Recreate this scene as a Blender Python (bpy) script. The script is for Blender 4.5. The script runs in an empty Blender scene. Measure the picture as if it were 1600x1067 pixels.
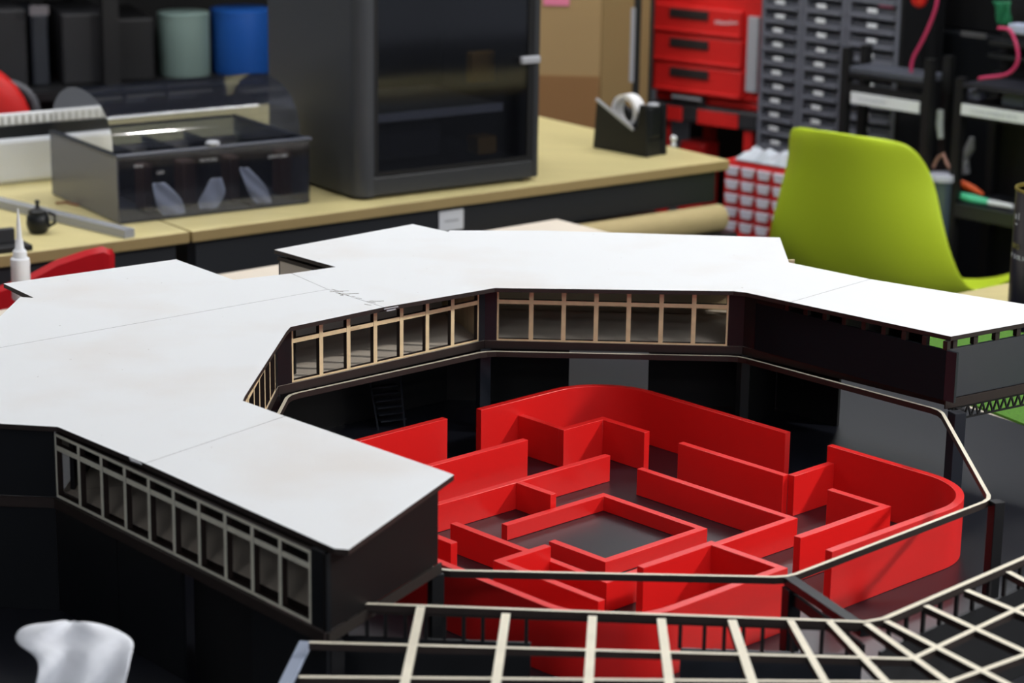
import bpy, bmesh, math, random
from mathutils import Vector, Matrix
R_ = math.radians
random.seed(7)
SC = bpy.context.scene
COL = SC.collection
# ------------------------------------------------------------------ camera
F_PX, PITCH, ROLL, CAMZ = 3567.2, 0.26312, 0.014777, 1.6
cp, sp, cr, sr = math.cos(PITCH), math.sin(PITCH), math.cos(ROLL), math.sin(ROLL)
RV = Vector((1, 0, 0)); FV = Vector((0, cp, -sp)); UV = Vector((0, sp, cp))
RV2 = cr * RV + sr * UV; UV2 = -sr * RV + cr * UV
cam = bpy.data.cameras.new('camera'); camo = bpy.data.objects.new('camera', cam); COL.objects.link(camo)
m = Matrix((RV2, UV2, -FV)).transposed().to_4x4(); m.translation = Vector((0, 0, CAMZ)); camo.matrix_world = m
cam.sensor_width = 22.3; cam.lens = F_PX / 1600 * 22.3; cam.clip_start = 0.05
cam.dof.use_dof = True; cam.dof.focus_distance = 2.52; cam.dof.aperture_fstop = 4.5
SC.camera = camo
# ------------------------------------------------------------------ world, lights, exposure
W = bpy.data.worlds.new('lab_world'); SC.world = W; W.use_nodes = True
W.node_tree.nodes['Background'].inputs[0].default_value = (0.80, 0.86, 1.0, 1)
W.node_tree.nodes['Background'].inputs[1].default_value = 0.45
SC.view_settings.view_transform = 'Standard'; SC.view_settings.look = 'None'
SC.view_settings.exposure = 0.12; SC.view_settings.gamma = 1.0; SC.view_settings.use_curve_mapping = False
LAMP_STRENGTH = 16.0
LAMPS = [(-0.75, -1.5, 40), (1.0, -1.7, 40), (-1.55, 3.45, 40), (0.25, 4.25, 40), (0.75, 5.30, 40), (1.50, 1.20, 40), (1.75, -0.10, 40), (-1.25, 5.0, 40), (2.75, 4.0, 40), (-3.4, 4.2, 40)]
KEY = bpy.data.lights.new('ceiling_spot_light', 'AREA'); KEY.shape = 'DISK'; KEY.size = 0.16; KEY.energy = 44; KEY.color = (1.0, 0.97, 0.93)
keyo = bpy.data.objects.new('ceiling_spot_light', KEY); COL.objects.link(keyo)
KP = Vector((2.45, 2.25, 2.45)); keyo.location = KP
keyo.rotation_euler = (Vector((0.1, 2.3, 0.8)) - KP).to_track_quat('-Z', 'Y').to_euler()

def raydir(px, py):
    return (px - 800) / F_PX * RV2 - (py - 533.5) / F_PX * UV2 + FV
def at_z(px, py, z):
    d = raydir(px, py); t = (z - CAMZ) / d.z
    return Vector((d.x * t, d.y * t))
def at_y(px, py, y):
    d = raydir(px, py); t = y / d.y
    return Vector((d.x * t, y, CAMZ + d.z * t))

# ------------------------------------------------------------------ materials
def lin(r, g, b):
    f = lambda c: ((c / 255 + 0.055) / 1.055) ** 2.4 if c > 10 else c / 255 / 12.92
    return (f(r), f(g), f(b), 1)
def mat(name, rgb, rough=0.5, metal=0.0, var=0.0, scale=20, bump=0.0, bscale=200, stretch=(1, 1, 1), spec=0.5, trans=0.0, coat=0.0, ior=1.5, emit=0):
    M = bpy.data.materials.new(name); M.use_nodes = True
    n = M.node_tree.nodes; l = M.node_tree.links; p = n['Principled BSDF']
    c = rgb if len(rgb) == 4 else (*rgb, 1)
    p.inputs['Base Color'].default_value = c; p.inputs['Roughness'].default_value = rough
    p.inputs['Metallic'].default_value = metal; p.inputs['Specular IOR Level'].default_value = spec
    p.inputs['Transmission Weight'].default_value = trans; p.inputs['Coat Weight'].default_value = coat
    p.inputs['IOR'].default_value = ior
    tc = n.new('ShaderNodeTexCoord'); mp = n.new('ShaderNodeMapping'); mp.inputs['Scale'].default_value = stretch
    l.new(tc.outputs['Object'], mp.inputs['Vector'])
    if var > 0:
        t = n.new('ShaderNodeTexNoise'); t.inputs['Scale'].default_value = scale; t.inputs['Detail'].default_value = 5
        l.new(mp.outputs[0], t.inputs['Vector'])
        r = n.new('ShaderNodeMix'); r.data_type = 'RGBA'
        r.inputs[6].default_value = tuple(max(0, x * (1 - var)) for x in c[:3]) + (1,)
        r.inputs[7].default_value = tuple(min(1, x * (1 + var)) for x in c[:3]) + (1,)
        l.new(t.outputs['Fac'], r.inputs[0]); l.new(r.outputs[2], p.inputs['Base Color'])
    if bump > 0:
        t2 = n.new('ShaderNodeTexNoise'); t2.inputs['Scale'].default_value = bscale
        l.new(mp.outputs[0], t2.inputs['Vector'])
        b = n.new('ShaderNodeBump'); b.inputs['Strength'].default_value = bump; b.inputs['Distance'].default_value = 0.001
        l.new(t2.outputs['Fac'], b.inputs['Height']); l.new(b.outputs[0], p.inputs['Normal'])
    if emit:
        p.inputs['Emission Color'].default_value = (0.95, 0.97, 1, 1); p.inputs['Emission Strength'].default_value = emit
    return M
def smoke(name, col, fac=0.12, dif=(0.16, 0.17, 0.20)):
    M = bpy.data.materials.new(name); M.use_nodes = True
    n = M.node_tree.nodes; l = M.node_tree.links
    n.remove(n['Principled BSDF'])
    t = n.new('ShaderNodeBsdfTransparent'); t.inputs[0].default_value = (*col, 1)
    g = n.new('ShaderNodeBsdfGlossy'); g.inputs[1].default_value = 0.06
    d = n.new('ShaderNodeBsdfDiffuse'); d.inputs[0].default_value = (*dif, 1)
    mx = n.new('ShaderNodeMixShader'); mx.inputs[0].default_value = fac
    l.new(t.outputs[0], mx.inputs[1]); l.new(d.outputs[0], mx.inputs[2])
    f = n.new('ShaderNodeFresnel'); f.inputs[0].default_value = 1.45
    m2 = n.new('ShaderNodeMixShader'); l.new(f.outputs[0], m2.inputs[0]); l.new(mx.outputs[0], m2.inputs[1]); l.new(g.outputs[0], m2.inputs[2])
    l.new(m2.outputs[0], n['Material Output'].inputs[0])
    return M

def roof_mat():
    M = mat('white_primed_plywood', (0.77, 0.785, 0.80), 0.55, spec=0.25)
    n = M.node_tree.nodes; l = M.node_tree.links; p = n['Principled BSDF']
    tc = n['Texture Coordinate']
    a = n.new('ShaderNodeTexNoise'); a.inputs['Scale'].default_value = 5; a.inputs['Detail'].default_value = 6
    b = n.new('ShaderNodeTexNoise'); b.inputs['Scale'].default_value = 160; b.inputs['Detail'].default_value = 1
    for t in (a, b): l.new(tc.outputs['Object'], t.inputs['Vector'])
    r1 = n.new('ShaderNodeValToRGB'); r1.color_ramp.elements[0].position = 0.50; r1.color_ramp.elements[1].position = 0.78
    r1.color_ramp.elements[0].color = (0.77, 0.785, 0.80, 1); r1.color_ramp.elements[1].color = (0.72, 0.69, 0.665, 1)
    l.new(a.outputs['Fac'], r1.inputs[0])
    r2 = n.new('ShaderNodeValToRGB'); r2.color_ramp.elements[0].position = 0.79; r2.color_ramp.elements[1].position = 0.82
    l.new(b.outputs['Fac'], r2.inputs[0])
    mx = n.new('ShaderNodeMix'); mx.data_type = 'RGBA'; mx.inputs[7].default_value = (0.42, 0.40, 0.38, 1)
    l.new(r2.outputs[0], mx.inputs[0]); l.new(r1.outputs[0], mx.inputs[6]); l.new(mx.outputs[2], p.inputs['Base Color'])
    return M
def red_mat():
    M = mat('red_printed_plastic', (0.76, 0.014, 0.013), 0.34, var=0.06, scale=8)
    n = M.node_tree.nodes; l = M.node_tree.links; p = n['Principled BSDF']
    w = n.new('ShaderNodeTexWave'); w.bands_direction = 'Z'; w.inputs['Scale'].default_value = 700
    l.new(n['Texture Coordinate'].outputs['Object'], w.inputs['Vector'])
    b = n.new('ShaderNodeBump'); b.inputs['Strength'].default_value = 0.12; b.inputs['Distance'].default_value = 0.0002
    l.new(w.outputs['Fac'], b.inputs['Height']); l.new(b.outputs[0], p.inputs['Normal'])
    return M
ROOF = roof_mat(); RED = red_mat()
BURNT = mat('laser_burnt_edge', (0.018, 0.010, 0.008), 0.55, var=0.5, scale=60)
PLY = mat('raw_plywood', lin(212, 190, 150), 0.6, var=0.18, scale=14, stretch=(1, 12, 1))
PLYPALE = mat('pale_plywood', lin(214, 202, 186), 0.6, var=0.12, scale=9)
WFRAME = mat('window_frame_plywood', lin(228, 208, 164), 0.6, var=0.22, scale=90)
WFGREY = mat('window_frame_grey_plywood', lin(226, 222, 204), 0.6, var=0.25, scale=60)
CREAM = mat('cream_plywood_edge', lin(226, 218, 198), 0.6, var=0.16, scale=40)
BLACKP = mat('black_acrylic', (0.008, 0.009, 0.011), 0.35, spec=0.3)
BLACKM = mat('black_matte_panel', (0.008, 0.008, 0.009), 0.5, spec=0.35)
SLATE = mat('slate_glossy_panel', (0.016, 0.019, 0.026), 0.35, spec=0.3)
FLOORG = mat('black_gloss_base', (0.008, 0.009, 0.014), 0.31, spec=0.62)
DESK = mat('pale_oak_laminate', lin(203, 189, 134), 0.45, var=0.10, scale=6, stretch=(1, 10, 1))
DESKE = mat('oak_laminate_edge', lin(160, 138, 92), 0.5, var=0.1, scale=10)
DARK = mat('dark_steel', (0.012, 0.014, 0.018), 0.45)
DKGREY = mat('charcoal_plastic', (0.030, 0.032, 0.036), 0.42, bump=0.1)
GREYM = mat('printer_side_grey', (0.045, 0.048, 0.055), 0.35)
LGREY = mat('light_grey_plastic', (0.42, 0.43, 0.46), 0.4)
WHITE = mat('white_plastic', (0.78, 0.80, 0.83), 0.4, var=0.03)
WHITED = mat('white_paper', (0.70, 0.72, 0.76), 0.7, var=0.05)
TISSUE = mat('white_tissue_paper', (0.86, 0.88, 0.93), 0.85, bump=0.4, bscale=60)
LIME = mat('lime_green_plastic', lin(200, 224, 52), 0.38, spec=0.35)
CHAIRRED = mat('red_chair_plastic', lin(190, 24, 34), 0.3)
TOOLRED = mat('tool_chest_red', lin(214, 36, 34), 0.4, var=0.05)
CARD = mat('brown_cardboard', lin(158, 130, 88), 0.8, var=0.06, scale=3)
CARDT = mat('kraft_tube', lin(176, 158, 112), 0.7, var=0.08, scale=30)
GRASS = mat('green_turf', lin(70, 118, 22), 0.9, var=0.5, scale=240, bump=1.0, bscale=500)
SAGE = mat('sage_green_canister', lin(118, 138, 132), 0.5)
BLUE = mat('blue_canister', lin(28, 84, 164), 0.4)
CABG = mat('grey_cabinet', lin(104, 106, 116), 0.45, var=0.05)
DRWG = mat('smoky_drawer', lin(84, 86, 94), 0.3, var=0.25, scale=30)
CLEARB = mat('clear_bin_plastic', lin(205, 200, 212), 0.3, var=0.1)
PINK = mat('pink_cable', lin(190, 50, 96), 0.5)
TEAL = mat('teal_tool', lin(80, 196, 150), 0.45)
GREENP = mat('green_cloth', lin(12, 104, 66), 0.7)
ORANGE = mat('orange_tool', lin(214, 84, 24), 0.5)
NAVY = mat('navy_can', lin(26, 27, 44), 0.35)
GOLD = mat('gold_rim', lin(176, 160, 84), 0.3, metal=0.8)
GOLDTXT = mat('olive_print', lin(120, 112, 44), 0.5)
FROST = mat('frosted_bottle', (0.80, 0.82, 0.86), 0.4, var=0.03)
BROWN = mat('brown_parts', lin(86, 58, 44), 0.6)
AMBER = mat('amber_clip', lin(150, 112, 30), 0.6)
TAPE = mat('clear_tape_roll', lin(232, 230, 230), 0.35)
SMOKE = smoke('smoky_acrylic', (0.55, 0.58, 0.64), 0.08)
SMOKED = smoke('dark_smoky_acrylic', (0.46, 0.49, 0.56), 0.05)
DOORG = smoke('tinted_door_glass', (0.55, 0.56, 0.60), 0.01)
LIDM = smoke('navy_smoke_lid', (0.74, 0.76, 0.82), 0.12, (0.05, 0.06, 0.10))
SMOKEF = smoke('front_smoke', (0.78, 0.80, 0.86), 0.10, (0.06, 0.065, 0.09))
CLEAR = smoke('clear_acrylic', (0.85, 0.88, 0.92), 0.45, (0.75, 0.77, 0.82))
BLUEGREY = mat('blue_grey_strip', lin(150, 160, 180), 0.5)
WALLM = mat('room_wall_paint', (0.22, 0.23, 0.25), 0.8, var=0.03)
CEILM = mat('ceiling_paint', (0.80, 0.81, 0.83), 0.9, var=0.02)
FLOORM = mat('grey_vinyl_floor', (0.10, 0.10, 0.11), 0.4, var=0.15)
LAMPM = mat('lit_ceiling_lamp', (1, 1, 1), 0.5, emit=LAMP_STRENGTH)
BASEB = mat('dark_baseboard', (0.05, 0.05, 0.055), 0.5)

# ------------------------------------------------------------------ geometry helpers
class G:
    def __init__(s): s.v = []; s.f = []; s.m = []
    def add(s, vs, fs, mi=0):
        o = len(s.v); s.v += [tuple(x) for x in vs]
        for i, f in enumerate(fs): s.f.append([o + k for k in f]); s.m.append(mi[i] if isinstance(mi, (list, tuple)) else mi)
        return s
    def prism(s, poly, z0, z1, top=0, side=None, bot=None):
        n = len(poly); side = top if side is None else side; bot = side if bot is None else bot
        a = sum(poly[i][0] * poly[(i + 1) % n][1] - poly[(i + 1) % n][0] * poly[i][1] for i in range(n))
        if a < 0: poly = poly[::-1]
        vs = [(p[0], p[1], z0) for p in poly] + [(p[0], p[1], z1) for p in poly]
        fs = [list(range(n))[::-1], [n + i for i in range(n)]] + [[i, (i + 1) % n, n + (i + 1) % n, n + i] for i in range(n)]
        return s.add(vs, fs, [bot, top] + [side] * n)
    def slab(s, A, B, t, z0, z1, front=0, other=None):
        """vertical board from A to B, thickness t to the left of A->B; front = face on the right side"""
        A = Vector(A[:2]); B = Vector(B[:2]); u = (B - A).normalized(); n = Vector((-u.y, u.x)) * t
        o = front if other is None else other
        P = [A, B, B + n, A + n]
        vs = [(p.x, p.y, z0) for p in P] + [(p.x, p.y, z1) for p in P]
        return s.add(vs, [[0, 1, 5, 4], [1, 2, 6, 5], [2, 3, 7, 6], [3, 0, 4, 7], [4, 5, 6, 7], [3, 2, 1, 0]], [front, o, o, o, o, o])
    def box(s, c, d, rz=0, mi=0):
        ca, sa = math.cos(rz), math.sin(rz); vs = []
        for z in (-.5, .5):
            for x, y in ((-.5, -.5), (.5, -.5), (.5, .5), (-.5, .5)):
                X, Y = x * d[0], y * d[1]; vs.append((c[0] + ca * X - sa * Y, c[1] + sa * X + ca * Y, c[2] + z * d[2]))
        return s.add(vs, [[0, 3, 2, 1], [4, 5, 6, 7], [0, 1, 5, 4], [1, 2, 6, 5], [2, 3, 7, 6], [3, 0, 4, 7]], mi)
    def bar(s, p0, p1, w, h, mi=0):
        p0 = Vector(p0); p1 = Vector(p1); d = (p1 - p0).normalized()
        up = Vector((0, 0, 1)) if abs(d.z) < 0.95 else Vector((0, 1, 0))
        a = d.cross(up).normalized() * w / 2; b = a.cross(d).normalized() * h / 2
        vs = [p + x * a + y * b for p in (p0, p1) for x, y in ((-1, -1), (1, -1), (1, 1), (-1, 1))]
        return s.add(vs, [[0, 3, 2, 1], [4, 5, 6, 7], [0, 1, 5, 4], [1, 2, 6, 5], [2, 3, 7, 6], [3, 0, 4, 7]], mi)
    def lathe(s, c, prof, n=24, mi=0, cap=True):
        vs = []; k = len(prof)
        for r, z in prof:
            for i in range(n):
                a = 2 * math.pi * i / n; vs.append((c[0] + r * math.cos(a), c[1] + r * math.sin(a), c[2] + z))
        fs = [[j * n + i, j * n + (i + 1) % n, (j + 1) * n + (i + 1) % n, (j + 1) * n + i] for j in range(k - 1) for i in range(n)]
        if cap: fs += [list(range(n))[::-1], [(k - 1) * n + i for i in range(n)]]
        return s.add(vs, fs, mi)
    def tube(s, pts, r, n=8, mi=0):
        pts = [Vector(p) for p in pts]; vs = []; up = Vector((0.13, 0.2, 1)).normalized()
        for i, p in enumerate(pts):
            t = (pts[min(i + 1, len(pts) - 1)] - pts[max(i - 1, 0)]).normalized()
            a = t.cross(up).normalized(); b = a.cross(t); rr = r[i] if isinstance(r, (list, tuple)) else r
            for k in range(n):
                g = 2 * math.pi * k / n; vs.append(p + a * math.cos(g) * rr + b * math.sin(g) * rr)
        fs = [[j * n + i, j * n + (i + 1) % n, (j + 1) * n + (i + 1) % n, (j + 1) * n + i] for j in range(len(pts) - 1) for i in range(n)]
        fs += [list(range(n))[::-1], [(len(pts) - 1) * n + i for i in range(n)]]
        return s.add(vs, fs, mi)
    def grid(s, P, mi=0):
        h = len(P); w = len(P[0]); vs = [p for row in P for p in row]
        return s.add(vs, [[j * w + i, j * w + i + 1, (j + 1) * w + i + 1, (j + 1) * w + i] for j in range(h - 1) for i in range(w - 1)], mi)

def wloc(o):
    v = Vector((0, 0, 0))
    while o is not None: v += o.location; o = o.parent
    return v
def obj(name, g, mats, parent=None, bevel=0, smooth=False, loc=None, solid=0, sub=0):
    me = bpy.data.meshes.new(name)
    base = wloc(parent) if parent is not None else (Vector(loc) if loc is not None else Vector((0, 0, 0)))
    me.from_pydata([tuple(Vector(v) - base) for v in g.v], [], g.f)
    if not isinstance(mats, (list, tuple)): mats = [mats]
    for m_ in mats: me.materials.append(m_)
    for i, p in enumerate(me.polygons): p.material_index = min(g.m[i], len(mats) - 1)
    bm = bmesh.new(); bm.from_mesh(me)
    bmesh.ops.recalc_face_normals(bm, faces=bm.faces); bm.to_mesh(me); bm.free()
    if smooth:
        for p in me.polygons: p.use_smooth = True
        me.set_sharp_from_angle(angle=R_(40))
    o = bpy.data.objects.new(name, me); COL.objects.link(o)
    if parent is not None: o.parent = parent
    else: o.location = base
    if solid:
        q = o.modifiers.new('solidify', 'SOLIDIFY'); q.thickness = solid; q.offset = 0
    if sub:
        q = o.modifiers.new('subdivision', 'SUBSURF'); q.levels = sub; q.render_levels = sub
    if bevel:
        q = o.modifiers.new('bevel', 'BEVEL'); q.width = bevel; q.segments = 2; q.limit_method = 'ANGLE'
    return o
def tag(o, label, cat, group=None):
    o['label'] = label; o['category'] = cat
    if group: o['group'] = group
    return o
def thing(name, loc, label, cat, group=None):
    o = bpy.data.objects.new(name, None); o.location = loc; o.empty_display_size = 0.05; COL.objects.link(o)
    return tag(o, label, cat, group)
def struct(o): o['kind'] = 'structure'; return o
def text(name, body, size, mat_, parent, origin, u, up, extrude=0.0003, xs=1.0, align='LEFT'):
    cu = bpy.data.curves.new(name, 'FONT'); cu.body = body; cu.size = size; cu.extrude = extrude; cu.resolution_u = 2; cu.align_x = align
    t = bpy.data.objects.new(name, cu); COL.objects.link(t)
    bpy.context.view_layer.update()
    me = bpy.data.meshes.new_from_object(t.evaluated_get(bpy.context.evaluated_depsgraph_get()))
    bpy.data.objects.remove(t)
    u = Vector(u).normalized(); up = Vector(up).normalized(); n = u.cross(up)
    M4 = Matrix((u * xs, up, n)).transposed()
    base = wloc(parent)
    for v in me.vertices: v.co = M4 @ v.co + Vector(origin) - base
    me.materials.clear(); me.materials.append(mat_)
    for p in me.polygons: p.material_index = 0
    o = bpy.data.objects.new(name, me); COL.objects.link(o); o.parent = parent
    return o
class Plane:
    """vertical reference plane: s along A->B, d behind it, z up"""
    def __init__(s, A, B=None, ang=None):
        s.A = Vector(A[:2]); s.u = (Vector(B[:2]) - s.A).normalized() if B is not None else Vector((math.cos(ang), math.sin(ang)))
        s.n = Vector((-s.u.y, s.u.x)); s.rz = math.atan2(s.u.y, s.u.x)
        s.L = (Vector(B[:2]) - s.A).length if B is not None else 0
    def hit(s, px, py, d=0):
        r = raydir(px, py); q = Vector((r.x, r.y)); t = ((s.A + s.n * d).dot(s.n)) / q.dot(s.n)
        return ((q * t - s.A).dot(s.u), CAMZ + r.z * t)
    def P(s, a, d=0, z=None):
        q = s.A + s.u * a + s.n * d
        return q if z is None else Vector((q.x, q.y, z))
    def box(s, g, s0, s1, z0, z1, d0, d1, mi=0):
        c = s.P((s0 + s1) / 2, (d0 + d1) / 2, (z0 + z1) / 2)
        return g.box(c, (abs(s1 - s0), abs(d1 - d0), abs(z1 - z0)), s.rz, mi)

# ------------------------------------------------------------------ room shell
rp = Plane((0, 0), ang=R_(40))
A40 = R_(40)
def rot(x, y): return (x * math.cos(A40) - y * math.sin(A40), x * math.sin(A40) + y * math.cos(A40))
fl = [rot(-4.5, -3.5), rot(7.5, -3.5), rot(7.5, 6.8), rot(-4.5, 6.8)]
struct(obj('floor', G().prism(fl, -0.05, 0.0), FLOORM))
struct(obj('ceiling', G().prism(fl, 2.80, 2.86), CEILM))
struct(obj('wall_back', G().slab(fl[3], fl[2], 0.1, 0, 2.8), WALLM))
struct(obj('wall_right', G().slab(fl[2], fl[1], 0.1, 0, 2.8), WALLM))
struct(obj('wall_left', G().slab(fl[0], fl[3], 0.1, 0, 2.8), WALLM))
struct(obj('baseboard_back', G().slab(fl[3], fl[2], -0.02, 0.0, 0.1), BASEB))
struct(obj('baseboard_right', G().slab(fl[2], fl[1], -0.02, 0.0, 0.1), BASEB))
LAMPLAB = 'long white ceiling lamp panel above the workshop'
for li, (x, y, a) in enumerate(LAMPS):
    t = thing('ceiling_light', (x, y, 2.76), LAMPLAB, 'light', 'ceiling lamp panels')
    obj('lamp_housing', G().box((x, y, 2.785), (1.24, 0.34, 0.03), R_(a)), WHITE, t)
    obj('diffuser', G().box((x, y, 2.765), (1.18, 0.28, 0.012), R_(a)), LAMPM, t)

t = thing('ceiling_spotlight', (KP.x, KP.y, 2.64), 'white ceiling spotlight aimed at the model from the right', 'light')
kd = (Vector((0.1, 2.3, 0.8)) - KP).normalized()
obj('lamp_body', G().tube([KP - kd * .004, KP - kd * .12], .085, 24), WHITE, t)
obj('stem', G().tube([KP - kd * .10, (KP.x, KP.y, 2.7995)], .012, 10), WHITE, t)
# ------------------------------------------------------------------ work table under the model
ZT = 0.760
tc0 = at_z(870, 342, ZT); tu = (at_z(344, 428, ZT) - tc0).normalized(); tv = Vector((-tu.y, tu.x))
if tv.y > 0: tv = -tv
tt = thing('work_table', (tc0.x, tc0.y - 1.5, 0), 'large pale plywood work table carrying the building model', 'table')
tp = [tc0, tc0 + tu * 2.0, tc0 + tu * 2.0 + tv * 2.35, tc0 + tv * 2.35]
obj('tabletop', G().prism(tp, ZT - 0.018, ZT, 0, 1), [PLYPALE, PLY], tt, bevel=0.001)
for a, b in ((0.08, 0.08), (1.92, 0.08), (1.92, 2.27), (0.08, 2.27)):
    q = tc0 + tu * a + tv * b
    obj('leg', G().box((q.x, q.y, (ZT - 0.018) / 2), (0.05, 0.05, ZT - 0.018), 0.7), DARK, tt, bevel=0.003)
g = G(); g.prism([tc0 + tu * .06 + tv * .06, tc0 + tu * 1.94 + tv * .06, tc0 + tu * 1.94 + tv * .09, tc0 + tu * .06 + tv * .09], ZT - 0.08, ZT - 0.018)
obj('apron', g, DARK, tt)

# ------------------------------------------------------------------ the building model
ZF, ZM, ZD, ZR, RT = 0.7640, 0.8700, 0.8800, 0.95341, 0.0050
C = Vector((0.10917, 2.29369)); YAW = -0.03656
def pol(r, a):
    a = R_(a) + YAW
    return Vector((C.x + r * math.cos(a), C.y + r * math.sin(a)))
bld = thing('building_model', (C.x, C.y, ZT), 'large octagonal architectural model with white roof panels and black walls around a courtyard', 'model building')
# base plate
bp = [at_z(1555, 650, ZF), at_z(1600, 665, ZF), at_z(1600, 665, ZF) + Vector((0.25, -0.33)), Vector((0.86, 1.45)), Vector((-0.70, 1.30)), Vector((-0.78, 2.20)),
      Vector((-0.66, 2.62)), Vector((-0.40, 2.82)), Vector((-0.28, 3.02)), Vector((-0.26, 3.35)), Vector((0.36, 3.35)), Vector((0.38, 3.06)), Vector((0.52, 2.90))]
obj('base_plate', G().prism(bp, ZT + 0.0002, ZF), FLOORG, bld)

# roof panels (pixel corners at roof height)
def Rz(*pts): return [at_z(x, y, ZR) for x, y in pts]
def shrink(poly, d=0.0004):
    c = sum((Vector(p) for p in poly), Vector((0, 0))) / len(poly)
    out = []; n = len(poly)
    ar = sum(poly[i][0] * poly[(i + 1) % n][1] - poly[(i + 1) % n][0] * poly[i][1] for i in range(n)); sg = 1 if ar > 0 else -1
    for i in range(n):
        p0, p, p1 = Vector(poly[i - 1]), Vector(poly[i]), Vector(poly[(i + 1) % n])
        a = (p - p0).normalized(); b = (p1 - p).normalized()
        na = Vector((-a.y, a.x)) * sg; nb = Vector((-b.y, b.x)) * sg
        k = (na + nb); k = k / max(0.3, k.length_squared / 2) if k.length > 1e-6 else na
        out.append(p + k * d)
    return out
farL1 = Vector((-0.70, 2.42)); farL2 = Vector((-0.70, 2.37)); farL3 = Vector((-0.70, 2.10))
rt_out = Vector((0.658, 2.564))
S1, S2 = at_z(1235, 472, ZR), at_z(1360, 436, ZR)
panels = [
    [S2, S1] + Rz((1486, 526), (1600, 505)) + [rt_out],
    [S1, S2] + Rz((1233, 410), (1219, 371), (850, 360), (703, 360), (700, 362), (645, 350), (428, 390), (524, 417), (455, 427), (512, 452), (600, 480), (773, 450), (1146, 455), (1165, 457)),
    Rz((512, 452), (455, 427), (365, 437), (275, 405), (5, 443), (52, 465), (31, 464), (0, 494)) + [farL1, farL2] + Rz((0, 543),),
    Rz((512, 452), (0, 543)) + [farL2, farL3] + Rz((0, 662), (90, 667), (226, 724), (446, 650), (380, 626), (383, 619), (448, 518), (454, 511), (600, 480)),
    Rz((446, 650), (226, 724), (522, 857), (545, 859), (710, 742), (700, 738)),
]
rl = ['pale roof panel', None, None, None, None]
for i, pn in enumerate(panels):
    obj('roof_panel', G().prism(shrink(pn, 0.0003), ZR - RT, ZR, 0, 1), [ROOF, BURNT], bld)
# tape / glue marks along the seam near the windows
g = G()
random.seed(3)
sa, sb = at_z(515, 453, ZR), at_z(598, 479, ZR)
for k in range(16):
    t_ = random.random(); p = sa.lerp(sb, t_) + Vector((random.uniform(-.008, .008), random.uniform(-.004, .004)))
    L_ = random.uniform(.003, .014); a = random.choice((0.05, 0.25, 2.6))
    g.bar((p.x, p.y, ZR + 0.0002), (p.x + L_ * math.cos(a), p.y + L_ * math.sin(a), ZR + 0.0002), 0.0006, 0.0003)
ob = obj('glue_marks', g, mat('dark_glue_trace', (0.25, 0.23, 0.2), 0.6), bld); ob['kind'] = 'stuff'
g = G()
for (a, b) in (((600, 483), (622, 479)), ((604, 486), (618, 483)), ((202, 716), (219, 722)), ((204, 719), (221, 725))):
    p, q = at_z(*a, ZR - 0.001), at_z(*b, ZR - 0.001)
    g.bar((p.x, p.y, ZR - 0.001), (q.x, q.y, ZR - 0.001), 0.0012, 0.0012)
obj('wire_staples', g, LGREY, bld)['kind'] = 'stuff'

# ring rail round the courtyard
def chamf(poly, d):
    out = []; n = len(poly)
    for i in range(n):
        p0, p, p1 = poly[i - 1], poly[i], poly[(i + 1) % n]
        out += [p + (p0 - p).normalized() * d, p + ((p0 - p).normalized() + (p1 - p).normalized()) * d * 0.28, p + (p1 - p).normalized() * d]
    return out
RV_ = [at_z(*p, ZM) for p in ((1229, 900), (1545, 779), (1468, 641), (1154, 557), (760, 549), (453, 617))] + [pol(.398, 202.5), at_z(686, 889, ZM)]
inner = chamf(RV_, 0.012)
outer = [C + (p - C) * (1 + 0.0042 / (p - C).length) for p in inner]
g = G(); n = len(inner)
for i in range(n):
    j = (i + 1) % n
    a, b, c_, d = inner[i], inner[j], outer[j], outer[i]
    g.add([(*a, ZM - .0065), (*b, ZM - .0065), (*c_, ZM - .0065), (*d, ZM - .0065), (*a, ZM), (*b, ZM), (*c_, ZM), (*d, ZM)],
          [[0, 1, 2, 3], [4, 5, 6, 7], [0, 1, 5, 4], [2, 3, 7, 6]], [1, 0, 1, 1])
obj('courtyard_rail', g, [CREAM, BURNT], bld)

Pe = Plane(at_z(1486, 526, ZR) + Vector((.001, .004)), at_z(1600, 505, ZR) + Vector((.001, .004)))
# upper deck plates (plywood tops, dark edges)
def segpoly(a0, a1, r0, r1): return [pol(r0, a0), pol(r1, a0), pol(r1, a1), pol(r0, a1)]
obj('upper_floor_plate', G().prism(shrink([pol(.4078, 67.5), pol(.578, 67.5), Pe.P(.186, .006), Pe.P(.006, .006)], .0003), ZM, ZD, 0, 1), [PLYPALE, BURNT], bld)
obj('upper_floor_plate', G().prism(shrink([pol(.4078, 202.5), pol(.578, 202.5), pol(.574, 245.4), pol(.4078, 246.4)], .0003), ZM, ZD, 0, 1), [PLYPALE, BURNT], bld)
for a0, a1 in ((67.5, 112.5), (112.5, 157.5), (157.5, 202.5)):
    obj('upper_floor_plate', G().prism(shrink(segpoly(a0, a1, .4078, .578), .0003), ZM, ZD, 0, 1), [PLYPALE, BURNT], bld)
g = G().prism([pol(.58, 114), pol(.58, 66), at_z(1219, 371, ZR) + Vector((0, -.01)), at_z(703, 360, ZR) + Vector((0, -.01)), at_z(645, 350, ZR) + Vector((0, -.01)), at_z(428, 390, ZR) + Vector((.012, 0))], ZM, ZD, 0, 1)
obj('upper_floor_plate', g, [PLYPALE, BURNT], bld)

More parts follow.
